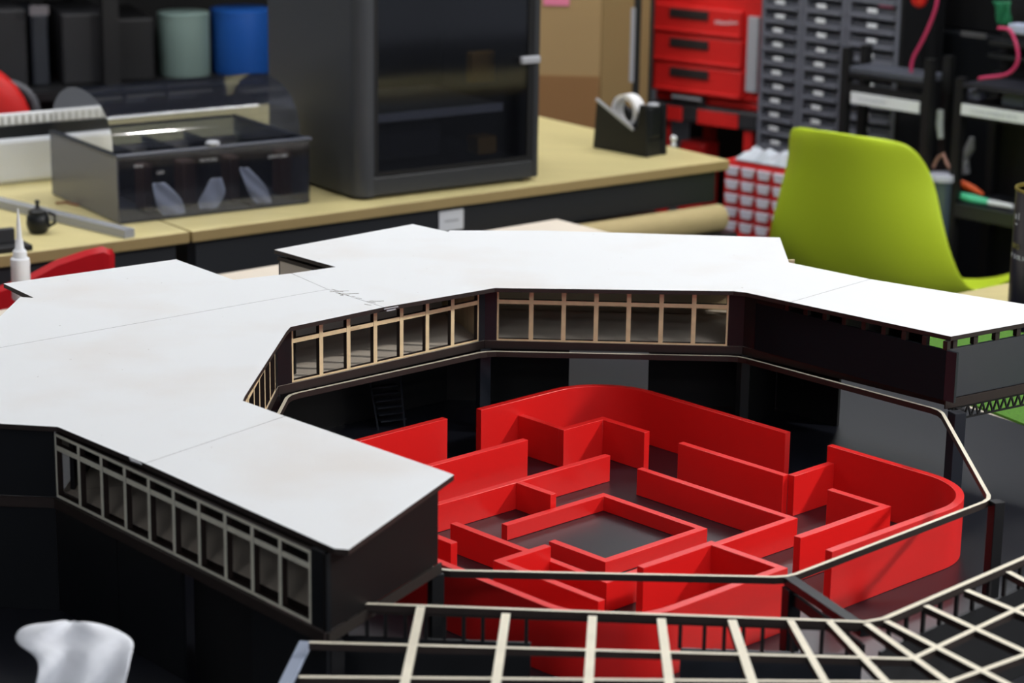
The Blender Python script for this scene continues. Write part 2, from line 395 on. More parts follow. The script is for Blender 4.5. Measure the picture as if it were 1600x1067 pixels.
# window frames
def window(P, s0, s1, z0, z1, nb, ft, fm, mats, rail=0.0022, mull=0.0054, tr=0.005, depth=0.006):
    g = G()
    P.box(g, s0, s1, z0, z0 + rail, 0, depth, 0); P.box(g, s0, s1, z1 - rail, z1, 0, depth, 0)
    P.box(g, s0, s0 + rail, z0 + rail, z1 - rail, 0, depth, 0); P.box(g, s1 - rail, s1, z0 + rail, z1 - rail, 0, depth, 0)
    def paint(g):  # only the face looking out of the wall is bare wood
        for i, f in enumerate(g.f):
            a, b, c_ = (Vector(g.v[k]) for k in f[:3]); nn = (b - a).cross(c_ - a).normalized()
            d = sum(((Vector(g.v[k][:2]) - P.A).dot(P.n) for k in f)) / len(f)
            g.m[i] = 0 if (abs(nn.x * P.n.x + nn.y * P.n.y) > 0.9 and d < depth * 0.3) else 1
    paint(g)
    fr = obj('window_frame', g, mats, bld)
    zt = z1 - (z1 - z0) * ft
    w = (s1 - s0 - 2 * rail)
    g = G(); P.box(g, s0 + rail, s1 - rail, zt - tr / 2, zt + tr / 2, 0.0002, depth * .98); paint(g)
    obj('transom', g, mats, fr)
    for k in range(1, nb):
        s = s0 + rail + w * k / nb
        for (za, zb) in ((z0 + rail, zt - tr / 2), (zt + tr / 2, z1 - rail)):
            pass
        g = G(); P.box(g, s - mull / 2, s + mull / 2, z0 + rail, z1 - rail, -0.0001, depth * .96); paint(g)
        obj('mullion', g, mats, fr)
    return fr
def wall(name, P, s0, s1, z0, z1, m_, t=0.004, d=0.0):
    if abs(s1 - s0) < 1e-4: return
    g = G(); P.box(g, s0, s1, z0, z1, d, d + t)
    return obj(name, g, m_, bld)
RW = .4085
WZ0, WZ1 = ZD + .0003, ZR - RT - .0003
def inner_plane(a0, a1, r=RW):           # seen from the courtyard: left vertex a1, right vertex a0
    return Plane(pol(r, a1), pol(r, a0))
# back
Pb = inner_plane(67.5, 112.5)
sa, za = Pb.hit(777, 459); sb, zb = Pb.hit(1139, 546)
sb2, _ = Pb.hit(1139, 466)
window(Pb, sa, sb2, max(WZ0, zb), WZ1 - .0012, 7, .27, 7, [WFRAME, BURNT])
wall('wall_panel', Pb, 0, sa - .0003, WZ0, WZ1, SLATE); wall('wall_panel', Pb, sb2 + .0003, Pb.L, WZ0, WZ1, BLACKP)
# back left
Pbl = inner_plane(112.5, 157.5)
sa, _ = Pbl.hit(456, 560); sb, _ = Pbl.hit(748, 500)
window(Pbl, sa, sb, WZ0 + .0005, WZ1 - .0012, 7, .27, 7, [WFRAME, BURNT])
wall('wall_panel', Pbl, 0, sa - .0003, WZ0, WZ1, BLACKP); wall('wall_panel', Pbl, sb + .0003, Pbl.L, WZ0, WZ1, SLATE)
# left
Pl = inner_plane(157.5, 202.5)
window(Pl, .02, Pl.L - .02, WZ0 + .0005, WZ1 - .0012, 7, .27, 7, [WFRAME, BURNT])
wall('wall_panel', Pl, 0, .0197, WZ0, WZ1, BLACKP); wall('wall_panel', Pl, Pl.L - .0197, Pl.L, WZ0, WZ1, BLACKP)
# back right: solid panel with clerestory slots
Pbr = inner_plane(22.5, 67.5)
ZSL = ZR - RT - 0.0105
wall('wall_panel', Pbr, 0, .018, WZ0, WZ1, BLACKP)
wall('wall_panel', Pbr, .0185, .0620, ZSL + .0002, WZ1, BLACKM)
wall('wall_panel', Pbr, .0185, Pbr.L - .0145, WZ0, ZSL, mat('black_satin_panel', (0.010, 0.012, 0.015), 0.45, spec=.04))
wall('wall_panel', Pbr, Pbr.L - .0140, Pbr.L, WZ0, ZSL, SLATE)
for k in range(9):
    s = .063 + (Pbr.L - .068) * k / 8.5
    wall('clerestory_post', Pbr, s, s + .006, ZSL + .0002, WZ1, BURNT, t=.006)
# right end wall (radial)
Le = .19
wall('end_wall_panel', Pe, 0, Le, WZ0 + .0001, ZSL, mat('blue_black_panel', (0.022, 0.027, 0.037), 0.3), d=.0003)
for s in (.004, .036, .070, .104, .138, .172):
    wall('clerestory_post', Pe, s, s + .0065, ZSL + .0002, WZ1, BURNT, t=.006)
g = G(); Pe.box(g, -.004, Le, ZM - .0005, ZD - .0002, -.0022, -.0002); obj('end_fascia', g, BURNT, bld)
# truss below the right end
tr = G(); z0, z1 = ZM - .0165, ZM - .0025
N_ = 15
for k in range(N_):
    s = .006 + k * .0115
    tr.bar(Pe.P(s, .001, z0), Pe.P(s + .00575, .001, z1), .0018, .0018); tr.bar(Pe.P(s + .00575, .001, z1), Pe.P(s + .0115, .001, z0), .0018, .0018)
tr.bar(Pe.P(0.004, .001, z0), Pe.P(.18, .001, z0), .002, .002); tr.bar(Pe.P(0.004, .001, z1), Pe.P(.18, .001, z1), .002, .002)
obj('truss', tr, BLACKM, bld)
# FL inner wall (turned away), outer walls
Pfli = Plane(pol(RW, 202.5), pol(RW, 247.5))
wall('wall_panel', Pfli, 0, Pfli.L - .004, WZ0, WZ1, BLACKM, d=-.004)
Po = Plane(Vector((-0.4348, 2.0736)), Vector((-0.1640, 1.7639)))
sL, _ = Po.hit(87, 730); sR, _ = Po.hit(486, 920)
s_end = Po.L + .024
window(Po, sL, sR, WZ0 + .0005, WZ1 - .003, 10, .22, 10, [WFGREY, BURNT], rail=.003, mull=.0048, tr=.0052)
wall('wall_panel', Po, sR + .0003, s_end, WZ0, WZ1, BLACKP)
# partition with the interior shade behind the outer windows put into its near-black colour
wall('partition', Po, sL - .13, sR - .055, WZ0, WZ1, mat('interior_shade_brown', (0.012, 0.009, 0.006), 0.6), d=.075)
# wing end wall
cE = Po.P(s_end); cI = at_z(684, 880, ZD)
Pend = Plane(cE, cI)
wall('end_wall_panel', Pend, .0005, Pend.L, WZ0, WZ1, mat('matte_end_panel', (0.008, 0.007, 0.007), 0.5, spec=.2), t=.004)
g = G(); Pend.box(g, 0, Pend.L + .004, ZM, ZD - .0003, -.002, 0); obj('end_fascia', g, mat('brown_black_edge', (0.016, 0.012, 0.009), 0.6), bld)
# left segment outer wall
PL = Plane(Vector((-0.80, 2.098)), Vector((-0.4352, 2.0738)))
wall('wall_panel', PL, 0, PL.L - .0005, WZ0, WZ1, BLACKP)
g = G(); PL.box(g, 0, PL.L, ZM, ZD, -.003, 0); obj('floor_edge', g, BURNT, bld)
g = G(); Po.box(g, 0, s_end, ZM, ZD, -.003, 0); obj('floor_edge', g, BURNT, bld)
# lower outer walls, in bays
wall('lower_wall_panel', PL, 0, PL.L - .0005, ZF + .0003, ZM - .0003, BLACKP)
for k in range(4):
    w_ = (s_end) / 4
    wall('lower_wall_panel', Po, k * w_ + .0006, (k + 1) * w_ - .0006, ZF + .0003, ZM - .0003, BLACKP if k != 2 else BLACKM, d=.0 if k != 2 else .012)
# outer walls of the back half: pale plywood outside
def owall(a0, a1, r, z0, z1, m_, nm='outer_wall_panel', s0=0, s1=None):
    P = Plane(pol(r, a1), pol(r, a0)); wall(nm, P, s0, P.L if s1 is None else s1, z0, z1, m_, t=.004)
owall(112.5, 157.5, .566, WZ0, WZ1, PLYPALE)
owall(157.5, 202.5, .566, WZ0, WZ1, BLACKM)
Pob = Plane(pol(.60, 112.5), pol(.60, 67.5))
wall('outer_wall_panel', Pob, 0, Pob.L, WZ0, WZ1, PLY)
Pobr = Plane(pol(.566, 67.5), pol(.566, 22.5))
wall('outer_wall_panel', Pobr, 0, Pobr.L * .52, WZ0, WZ1, BLACKM)
wall('partition', Plane(pol(.42, 50), pol(.56, 50)), 0, .14, WZ0, WZ1, BLACKM)
wall('partition', Plane(pol(.42, 112.5), pol(.56, 112.5)), 0, .14, WZ0, WZ1, PLY)
wall('partition', Plane(pol(.42, 150), pol(.55, 150)), 0, .13, WZ0, WZ1, BLACKM)
# lower back walls
Q1 = Plane(pol(.55, 112.5), pol(.55, 67.5))
s1_, _ = Q1.hit(889, 585); s2_, _ = Q1.hit(1013, 585)
wall('lower_wall_panel', Q1, 0, s1_, ZF + .0003, ZM - .0003, BLACKM); wall('lower_wall_panel', Q1, s2_, Q1.L, ZF + .0003, ZM - .0003, BLACKM)
owall(112.5, 157.5, .55, ZF + .0003, ZM - .0003, BLACKM, 'lower_wall_panel')
owall(157.5, 202.5, .55, ZF + .0003, ZM - .0003, BLACKM, 'lower_wall_panel')
Q2 = Plane(pol(.55, 67.5), pol(.55, 22.5)); s1_, _ = Q2.hit(1216, 640)
wall('lower_wall_panel', Q2, 0, .10, ZF + .0003, ZM - .0003, BLACKM)
wall('partition', Plane(pol(.42, 67.5), pol(.55, 67.5)), .02, .125, ZF + .0003, ZM - .0003, BLACKM)
# extension under the back roof block: pale side wall with a black edge
xa, xb = at_z(428, 390, ZR), at_z(524, 417, ZR)
ins = Vector((.008, -.004))
Px = Plane(xa + ins, xb + ins)
wall('extension_wall', Px, 0, Px.L - .02, ZF + .0003, ZR - RT - .009, PLYPALE)
wall('extension_edge', Px, -.003, -.0003, ZF + .0003, ZR - RT - .009, BLACKM, t=.006)
wall('extension_fascia', Px, -.006, Px.L, ZR - RT - .0085, ZR - RT - .004, BURNT)
Px2 = Plane(at_z(645, 350, ZR) + Vector((.004, -.01)), at_z(428, 390, ZR) + Vector((.012, -.004)))
wall('extension_wall', Px2, 0, Px2.L - .006, ZF + .0003, WZ1, BLACKM, t=-.004)
ya, yb = at_z(5, 443, ZR), at_z(52, 465, ZR)
g = G(); P_ = Plane(ya + Vector((.012, 0)), yb + Vector((.01, 0)))
wall('extension_fascia', P_, -.006, P_.L, ZR - RT - .006, ZR - RT - .0002, BURNT)
wall('extension_wall', P_, .012, P_.L, ZF + .0003, ZR - RT - .012, BLACKP)
# posts
def post(p, w, z0, z1, m_=SLATE, a=0.4):
    g = G().box((p.x, p.y, (z0 + z1) / 2), (w, w, z1 - z0), a); return obj('post', g, m_, bld, bevel=.0006)
for k, (p, w) in enumerate(((pol(.412, 112.5), .014), (pol(.414, 22.5), .015), (pol(.404, -21.2), .012), (pol(.418, 247.5), .012), (pol(.414, 67.5), .012), (pol(.414, 157.5), .012))):
    post(p, w, ZF + .0002, ZM - .0002, SLATE if k in (0, 1) else BLACKM)
pF = RV_[0] + (RV_[0] - C).normalized() * .011
post(pF, .013, ZF + .0002, ZM - .0068, BLACKP)
post(pol(.424, 24), .008, ZF + .0002, ZM - .0002, BLACKM)
post(cE + Vector((.006, .010)), .012, ZF + .0002, ZM - .0005, BLACKM)

# grate (terrace beams) in front
ZG = 0.884
def L2(*p): return [at_z(x, y, ZG) for x, y in p]
def beam(name, a, b, w=.0042, h=.006, z=ZG, mats=None):
    g = G(); d = (b - a).normalized(); nrm = Vector((-d.y, d.x)) * w / 2
    g.prism([a + nrm, b + nrm, b - nrm, a - nrm], z - h, z, 0, 1)
    return obj(name, g, mats or [CREAM, BURNT], bld)
# long beams: front side then front-right side
F1, F1b = at_z(527, 941, ZG), at_z(1351, 971, ZG)
F2, F2b = at_z(483, 1003, ZG), at_z(1425, 1029, ZG)
F3 = at_z(467, 1057, ZG); F3b = at_z(1481, 1066, ZG)
r1_, r2_, r3_ = at_z(1600, 871, ZG), at_z(1600, 946, ZG), at_z(1600, 1023, ZG)
k1 = at_z(1381, 966, ZG)
beam('terrace_beam', F1, F1b); beam('terrace_beam', F2, F2b); beam('terrace_beam', F3, F3b)
beam('terrace_beam', F1b, k1, .0042); ext = lambda a, b, q: b + (b - a).normalized() * q
beam('terrace_beam', k1, ext(k1, r1_, .10), .005); beam('terrace_beam', F2b, ext(F2b, r2_, .16), .005); beam('terrace_beam', F3b, ext(F3b, r3_, .2), .005)
F4, F4b = F3 + (F3 - F2), F3b + (F3b - F2b) * 1.3
beam('terrace_beam', F4, F4b); beam('terrace_beam', F4b, F4b + (r3_ - F3b).normalized() * .4, .005)
rungs = [((658, 946), (633, 1065)), ((791, 956), (775, 1067)), ((926, 960), (919.5, 1067)), ((1033, 964), (1046, 1067)), ((1143, 966), (1176, 1066)),
         ((1234, 967), (1290, 1066)), ((1294, 969), (1385, 1065)), ((1351, 972), (1481, 1065)), ((1381, 968), (1545, 1053)), ((1442.5, 944), (1600, 1017)), ((1506, 920), (1585, 953)), ((1572, 891), (1600, 906))]
for i, (a, b) in enumerate(rungs):
    a, b = at_z(*a, ZG), at_z(*b, ZG); d = (b - a).normalized(); b = a + d * (.215 if i < 8 else .225)
    beam('terrace_rung', a + d * .003, b, .0075 if i in (0, 1, 2, 3, 4) else .0062, z=ZG + .0001)
# radial beam from the courtyard rail out to the terrace
q = F1b; a = RV_[0] + (RV_[0] - C).normalized() * .006
g = G().bar((a.x, a.y, ZM - .002), (q.x + .002, q.y, ZM + .004), .011, .007); obj('radial_beam', g, BLACKP, bld)
g = G().bar((a.x, a.y, ZM - .0155), (q.x, q.y, ZM - .012), .004, .010); obj('radial_beam', g, BLACKM, bld)
# front lower wall with a baluster band and a doorway
Pf = Plane(F1, F1b); Pfr = Plane(k1, r1_)
zb1, zb0 = ZG - .0062, .8525
dl, _ = Pf.hit(829, 1012); dr, _ = Pf.hit(1063, 1018)
wall('front_wall_panel', Pf, -.02, dl, ZF + .0003, zb0, BLACKP, t=.003, d=.002); wall('front_wall_panel', Pf, dr, Pf.L, ZF + .0003, zb0, SLATE, t=.003, d=.002)
wall('front_wall_head', Pf, -.02, Pf.L, zb1 - .004, zb1, BURNT, t=.003, d=.002)
for x in (541, 573, 602, 633, 665, 694, 724, 754, 822, 1063, 1101, 1132, 1162, 1192, 1240, 1285, 1325):
    s, _ = Pf.hit(x, 990); wall('baluster', Pf, s - .0016, s + .0016, zb0 + .0002, zb1 - .0042, BLACKM, t=.003, d=.002)
wall('front_wall_panel', Pfr, .002, .36, ZF + .0003, zb0, BLACKP, t=.003, d=.002)
wall('front_wall_head', Pfr, .002, .36, zb1 - .004, zb1, BURNT, t=.003, d=.002)
for k in range(14):
    wall('baluster', Pfr, .012 + k * .025, .015 + k * .025, zb0 + .0002, zb1 - .0042, BLACKM, t=.003, d=.002)
# small staircase in the dark back-left bay
st = at_z(612, 684, ZF)
g = G()
for k in range(9):
    g.box((st.x - .002 - k * .0022, st.y + .05, ZF + .008 + k * .0085), (.034, .010, .0018), .45)
g.bar((st.x + .014, st.y + .04, ZF), (st.x + .005, st.y + .045, ZF + .10), .002, .002); g.bar((st.x - .018, st.y + .03, ZF), (st.x - .032, st.y + .04, ZF + .08), .002, .002)
obj('staircase', g, SLATE, bld)

# ------------------------------------------------------------------ red maze in the courtyard
MC = Vector((0.10106, 2.29200)); MA = R_(43.4765)
def mz(u, v): return Vector((MC.x + u * math.cos(MA) - v * math.sin(MA), MC.y + u * math.sin(MA) + v * math.cos(MA)))
maze = thing('maze', (MC.x, MC.y, ZF), 'glossy red wall maze of nested squares on the black courtyard floor', 'maze')
T = .0088
r1, r2, r3, r4 = .0774, .1446, .2136, .2912
h1, h2, h3, h4 = .0172, .0312, .0468, .0650
def mwall(pts, h, closed=False):
    """ribbon wall following pts (outer face), thickness towards the maze centre side given by sign"""
    g = G(); n = len(pts); inn = []
    for i in range(n):
        p = Vector(pts[i]); d0 = (p - Vector(pts[i - 1])).normalized() if i > 0 else None; d1 = (Vector(pts[i + 1]) - p).normalized() if i < n - 1 else None
        if d0 is None: d0 = d1
        if d1 is None: d1 = d0
        n0 = Vector((-d0.y, d0.x)); n1 = Vector((-d1.y, d1.x)); k = n0 + n1; k = k / (k.length_squared / 2)
        inn.append(p + k * T)
    for i in range(n - 1):
        a, b, c_, d = mz(*pts[i]), mz(*pts[i + 1]), mz(*inn[i + 1]), mz(*inn[i])
        z0, z1 = ZF + .0001, ZF + h
        vs = [(*a, z0), (*b, z0), (*c_, z0), (*d, z0), (*a, z1), (*b, z1), (*c_, z1), (*d, z1)]
        fs = [[3, 2, 1, 0], [4, 5, 6, 7], [0, 1, 5, 4], [2, 3, 7, 6]]
        if i == 0: fs.append([3, 0, 4, 7])
        if i == n - 2: fs.append([1, 2, 6, 5])
        g.add(vs, fs)
    bm_v = {}
    # weld duplicate vertices
    idx = []; vv = []
    for v in g.v:
        k = tuple(round(c, 6) for c in v)
        if k not in bm_v: bm_v[k] = len(vv); vv.append(v)
        idx.append(bm_v[k])
    g.v = vv; g.f = [[idx[k] for k in f] for f in g.f]
    return obj('maze_wall', g, RED, maze, bevel=.0005, smooth=True)
# orientation: keep the centre on the left of the path
mwall([(-.0763 + .0, .0050), (-r1, .0050), (-r1, -r1), (r1, -r1), (r1, r1), (-r1, r1)][1:], h1)
mwall([(-r2, .0842), (-r2, -r2), (r2, -r2), (r2, .0824)], h2)
mwall([(r2 + .003, r2), (-r2 - .02, r2)], h2)
mwall([(0.0078, r1 + .004), (0.0078, r2 - T)], h2)
mwall([(-r3, r2 - .02), (-r3, .0060)], h3)
mwall([(-.142, -.055 - T), (-.142, -.055)][:0] or [(-r2 + T * .2, -.0560), (-r3, -.0560), (-r3, -.2010)], h3)
mwall([(.0827, r3), (-r3 - .01, r3)], h3)
mwall([(.1400, r4 - T), (.1400, r3), (.1401, r3)][:2], h3)
mwall([(r3, .1370), (r3, r3), (.1400, r3)], h3)
mwall([(r4 - T, -.0640 - T), (r3, -.0640 - T), (r3, -.0640 - T)][:0] or [(r3, .0840 - .0), (r3, .0841)][:0] or [(r4 - T, -.0725), (r3 - .0, -.0725)], h3)
mwall([(r3, -.0725), (r3, .0840)], h3)
mwall([(.0650, -r3), (r3, -r3), (r3, -.1343)], h3)
mwall([(-.1528, -.2008), (-.0480 + .001, -.2008)], h4)
mwall([(-.0530, -r4), (-.0480, -.2006)][:0] or [(-.0480, -r4 + T), (-.0480, -.2006)], h4)
def arc(cx_, cy_, r, a0, a1, n=14): return [(cx_ + r * math.cos(R_(a0 + (a1 - a0) * k / n)), cy_ + r * math.sin(R_(a0 + (a1 - a0) * k / n))) for k in range(n + 1)]
RC = .085
# counter-clockwise pieces of the outer ring
mwall([(r4, -.0095)] + arc(r4 - RC, r4 - RC, RC, 0, 90) + [(.0807, r4)], h4)
mwall([(.0183, -r4)] + arc(r4 - RC, -r4 + RC, RC, -90, 0) + [(r4, -.0701)], h4)
mwall([(.0281, r4)] + arc(-r4 + RC, r4 - RC, RC, 90, 180)[:1] + arc(-r4 + RC, r4 - RC, RC, 90, 180) + arc(-r4 + RC, -r4 + RC, RC, 180, 270) + [(-.0480 + .001, -r4)], h4) if False else None
mwall([(.0281, r4)] + arc(-r4 + RC, r4 - RC, RC, 90, 180), h4)
mwall([(-r4, .1200)] + arc(-r4 + RC, -r4 + RC, RC, 180, 270) + [(-.0480 - .0002, -r4)], h4)

# ------------------------------------------------------------------ grass mat, tissue, strip, bottle
gp = [at_z(1555, 650, ZT) + Vector((.002, .004)), at_z(1600, 668, ZT) + Vector((.004, 0)), Vector((1.05, 2.35)), Vector((1.25, 2.75)), Vector((.62, 3.30)), Vector((.47, 3.02)), Vector((.53, 2.93))]
g = G().prism(gp, ZT + .0003, ZT + .0035)
tag(obj('turf_mat', g, GRASS, loc=(.8, 2.9, ZT)), 'green artificial turf mat on the table beyond the right wing of the model', 'turf mat')
# second table at the right back
c0 = at_z(1330, 475, .735); 
t2 = thing('side_table', (1.0, 3.55, 0), 'pale wooden side table holding the navy can at right', 'table')
e0, e1 = at_z(1506, 456, .735), at_z(1575, 442, .735); du = (e1 - e0).normalized(); dn = Vector((du.y, -du.x))
q = [e0 - du * .10, e1 + du * .7, e1 + du * .7 + dn * .26, e0 - du * .10 + dn * .26]
obj('tabletop', G().prism(q, .717, .735, 0, 1), [DESK, DESKE], t2, bevel=.001)
for p in q:
    pc = p.lerp(sum(q, Vector((0, 0))) / 4, .12); obj('leg', G().box((pc.x, pc.y, .3585), (.03, .03, .717), .6), DARK, t2)
# can
cy_ = 3.30; pl = at_y(1578, 470, cy_); r_can = .052
cc = Vector((pl.x + r_can, cy_ + .01))
ctop = at_y(1590, 297, cy_).z
can = thing('can', (cc.x, cc.y, .7352), 'navy blue cylindrical can with gold rim at the right edge of the photo', 'can')
H = ctop - .7352
obj('can_body', G().lathe((cc.x, cc.y, .7352), [(r_can * .97, 0), (r_can, .003), (r_can, H - .003)], 48), NAVY, can, smooth=True)
obj('rim', G().lathe((cc.x, cc.y, .7352), [(r_can, H - .003), (r_can + .0015, H - .001), (r_can + .0012, H + .002), (r_can - .002, H + .002), (r_can - .003, H - .004)], 48, cap=True), GOLD, can, smooth=True)
def cantext(nm, body, z, size, m_, a0, xs=1):
    # letters wrapped round the can one by one
    a = a0
    for ch in body:
        if ch == ' ': a += size * .4 / r_can; continue
        nrm = Vector((math.cos(a), math.sin(a), 0)); u = Vector((-math.sin(a), math.cos(a), 0))
        text(nm, ch, size, m_, can, Vector((cc.x, cc.y, z)) + nrm * (r_can + .0003), u, (0, 0, 1), .0002, xs)
        a += size * (.30 if ch in 'Il1' else .70) * xs / r_can
zc = lambda py: at_y(1590, py, cy_).z
cantext('lettering', 'al', zc(342), .0150, WHITED, R_(186)); cantext('lettering', 'IIIIIII', zc(351), .0035, WHITED, R_(188))
cantext('lettering', 'NIO', zc(388), .0125, GOLDTXT, R_(183)); cantext('lettering', 'P SOLIO', zc(403), .0098, WHITED, R_(180))
# glue bottle
gb = at_z(34, 468, ZT)
bt = thing('glue_bottle', (gb.x, gb.y, ZT), 'small frosted white glue bottle with long thin pointed nozzle behind the left roof', 'bottle')
mp_ = 3567 / (gb.y * cp + .84 * sp)
zz = lambda py: at_y(34, py, gb.y).z - ZT
obj('bottle_body', G().lathe((gb.x, gb.y, ZT), [(.0128, 0), (.0145, .003), (.0140, zz(416)), (.0145, zz(415)), (.0140, zz(404)), (.0115, zz(402))], 24), FROST, bt, smooth=True)
obj('cap', G().lathe((gb.x, gb.y, ZT), [(.0106, zz(402)), (.0102, zz(392)), (.0065, zz(388)), (.0055, zz(374))], 20), FROST, bt, smooth=True)
obj('nozzle', G().lathe((gb.x, gb.y, ZT), [(.0045, zz(374)), (.0030, zz(350)), (.0010, zz(326))], 16), WHITE, bt, smooth=True)
# crumpled tissue standing in front of the left wing
random.seed(11)
ty0 = 1.68
outl = [(22, 990), (30, 982), (48, 978), (75, 974), (110, 971), (145, 974), (160, 975), (182, 985), (210, 1001)]
P3 = []
trows = [(971, 96, 122), (974, 62, 150), (978, 38, 168), (985, 27, 186), (995, 22, 204), (1004, 25, 210), (1012, 34, 209), (1020, 48, 207), (1032, 59, 204), (1048, 60, 201), (1067, 55, 196), (1095, 50, 190), (1130, 48, 184)]
for j, (y, xl, xr) in enumerate(trows):
    row = []
    for k in range(10):
        f = k / 9; px = xl + (xr - xl) * f + (0 if k in (0, 9) else random.uniform(-2, 2)); dy = ty0 + .0035 * math.sin(k * 1.4 + j * .5) + .0022 * math.sin(j * 1.9 + k * 2.1) - .0035 * j
        row.append(at_y(px, y + 1.5 * math.sin(k * 1.7) * (j < 3), dy))
    P3.append(row)
for r_ in P3:
    for p in r_: p.z = max(p.z, ZF + .002)
g = G().grid(P3)
tag(obj('tissue', g, TISSUE, loc=(P3[-1][5].x, P3[-1][5].y, ZF), solid=.003, sub=2, smooth=True), 'crumpled white paper tissue standing in front of the left wing of the model', 'tissue')
# pale strip leaning at the wing corner
a = at_y(478, 1004, 1.735); b = at_y(436, 1090, 1.66)
b.z = max(b.z, ZF + .004)
g = G().bar(a, b, .011, .004)
tag(obj('plastic_strip', g, BLUEGREY, loc=(b.x, b.y, ZF), bevel=.0008), 'pale blue-grey plastic strip leaning against the corner below the terrace grid', 'strip')

# ------------------------------------------------------------------ long desk
D0, D1 = Vector((-.564, 3.898)), Vector((.445, 4.662))
Pd = Plane(D0, D1)
DT = .74
dk = thing('workbench', (Pd.P(.7, .33).x, Pd.P(.7, .33).y, 0), 'long workbench with pale oak top and black apron under the printer', 'workbench')
g = G(); Pd.box(g, .003, Pd.L, DT - .020, DT, 0, .66); 
for i, f in enumerate(g.f):
    zs = [g.v[k][2] for k in f]; g.m[i] = 0 if min(zs) > DT - .001 else 1
obj('tabletop', g, [DESK, DESKE], dk, bevel=.0015)
g = G(); Pd.box(g, .02, Pd.L - .02, DT - .088, DT - .0202, .02, .05); obj('apron', g, DARK, dk)
g = G(); Pd.box(g, Pd.L - .05, Pd.L - .02, DT - .088, DT - .0202, .052, .62); obj('apron', g, DARK, dk)
for s, d in ((.02, .02), (Pd.L - .07, .02), (.02, .6), (Pd.L - .07, .6)):
    g = G(); Pd.box(g, s, s + .05, 0, DT - .106, d, d + .04); obj('leg', g, DARK, dk)
SHZ0 = Pd.hit(1108, 342, -.035)[1] - .0285
g = G(); Pd.box(g, .08, Pd.L - .035, SHZ0 - .015, SHZ0, -.07, .6); obj('lower_shelf', g, DARK, dk)
g = G(); Pd.box(g, .08, .74, .20, DT - .11, .03, .045); obj('front_panel', g, DARK, dk)
s0, z0 = Pd.hit(685, 331, .0195); s1, z1 = Pd.hit(723, 357, .0195)
g = G(); Pd.box(g, s0, s1, z1, z0, .0165, .0195); lb = obj('label_card', g, WHITED, dk, bevel=.001)
g = G(); Pd.box(g, s0 + .012, s1 - .012, (z0 + z1) / 2 - .002, (z0 + z1) / 2 + .002, .0158, .0164); obj('faint_print', g, LGREY, lb)
# left desk
dk2 = thing('workbench', (Pd.P(-.6, .33).x, Pd.P(-.6, .33).y, 0), 'left workbench with pale oak top beside the seam in front of the smoky box', 'workbench')
Pd2 = Plane(D0 - (D0 - Vector((-.851, 3.689))).normalized() * 1.1, D0)
g = G(); Pd2.box(g, 0, Pd2.L - .002, DT - .020, DT, 0, .66)
for i, f in enumerate(g.f):
    zs = [g.v[k][2] for k in f]; g.m[i] = 0 if min(zs) > DT - .001 else 1
obj('tabletop', g, [DESK, DESKE], dk2, bevel=.0015)
g = G(); Pd2.box(g, .02, Pd2.L - .02, DT - .088, DT - .0202, .02, .05); obj('apron', g, DARK, dk2)
for s, d in ((.02, .052), (Pd2.L - .08, .052), (.02, .6), (Pd2.L - .08, .58)):
    g = G(); Pd2.box(g, s, s + .05, 0, DT - .021, d, d + .04); obj('leg', g, DARK, dk2)
g = G(); Pd2.box(g, .1, Pd2.L - .03, .12, DT - .11, .03, .045); obj('front_panel', g, DARK, dk2)

SHELFZ = at_y(300, 119, 5.95).z
# ------------------------------------------------------------------ 3d printer
Pp = Plane(Vector((-.284, 4.18)), Vector((.048, 4.411)))
PW, PD_, PH = Pp.L, .34, .50
z0 = DT + .0005
PR = thing('enclosed_printer', (Pp.P(PW / 2, PD_ / 2).x, Pp.P(PW / 2, PD_ / 2).y, z0), 'tall dark grey enclosed 3d printer with tinted glass door', 'printer')
zb = z0 + .006
rc = .030
plan = [(-.008, PD_), (-.008, rc)] + [(-.008 + rc - rc * math.cos(R_(a_)), rc - rc * math.sin(R_(a_))) for a_ in range(10, 91, 10)] + [(.0268, 0), (.0268, PD_)]
obj('side_panel', G().prism([Pp.P(a_, b_) for a_, b_ in plan], zb, z0 + PH), GREYM, PR, smooth=True)
g = G(); Pp.box(g, PW - .014, PW, zb, z0 + PH, 0.002, PD_); obj('side_panel', g, DKGREY, PR, bevel=.004)
g = G(); Pp.box(g, .0262, PW - .0142, zb, zb + .036, .001, PD_); obj('base_panel', g, DKGREY, PR, bevel=.003)
g = G(); Pp.box(g, .0270, PW - .0142, z0 + PH - .03, z0 + PH, .001, .03); obj('top_frame', g, DKGREY, PR, bevel=.003)
g = G(); Pp.box(g, .0262, PW - .0142, zb + .0362, z0 + PH - .0302, PD_ - .01, PD_ - .002); obj('back_panel', g, BLACKM, PR)
g = G(); Pp.box(g, .0270, PW - .0142, z0 + PH - .006, z0 + PH, .0302, PD_); obj('glass_lid', g, DOORG, PR)
g = G(); Pp.box(g, .0275, PW - .0155, zb + .038, z0 + PH - .032, .002, .005); dr = obj('door', g, DOORG, PR)
g = G(); Pp.box(g, .0275, .036, zb + .038, z0 + PH - .032, .0002, .0018); Pp.box(g, PW - .030, PW - .0155, zb + .038, z0 + PH - .032, .0002, .0018); Pp.box(g, .0362, PW - .0302, zb + .038, zb + .045, .0002, .0018)
obj('door_frame', g, BLACKM, dr)
s, z = Pp.hit(824, 93)
g = G(); Pp.box(g, s - .019, s + .024, z - .007, z + .007, -.012, -.0002); obj('handle', g, LGREY, dr, bevel=.003)
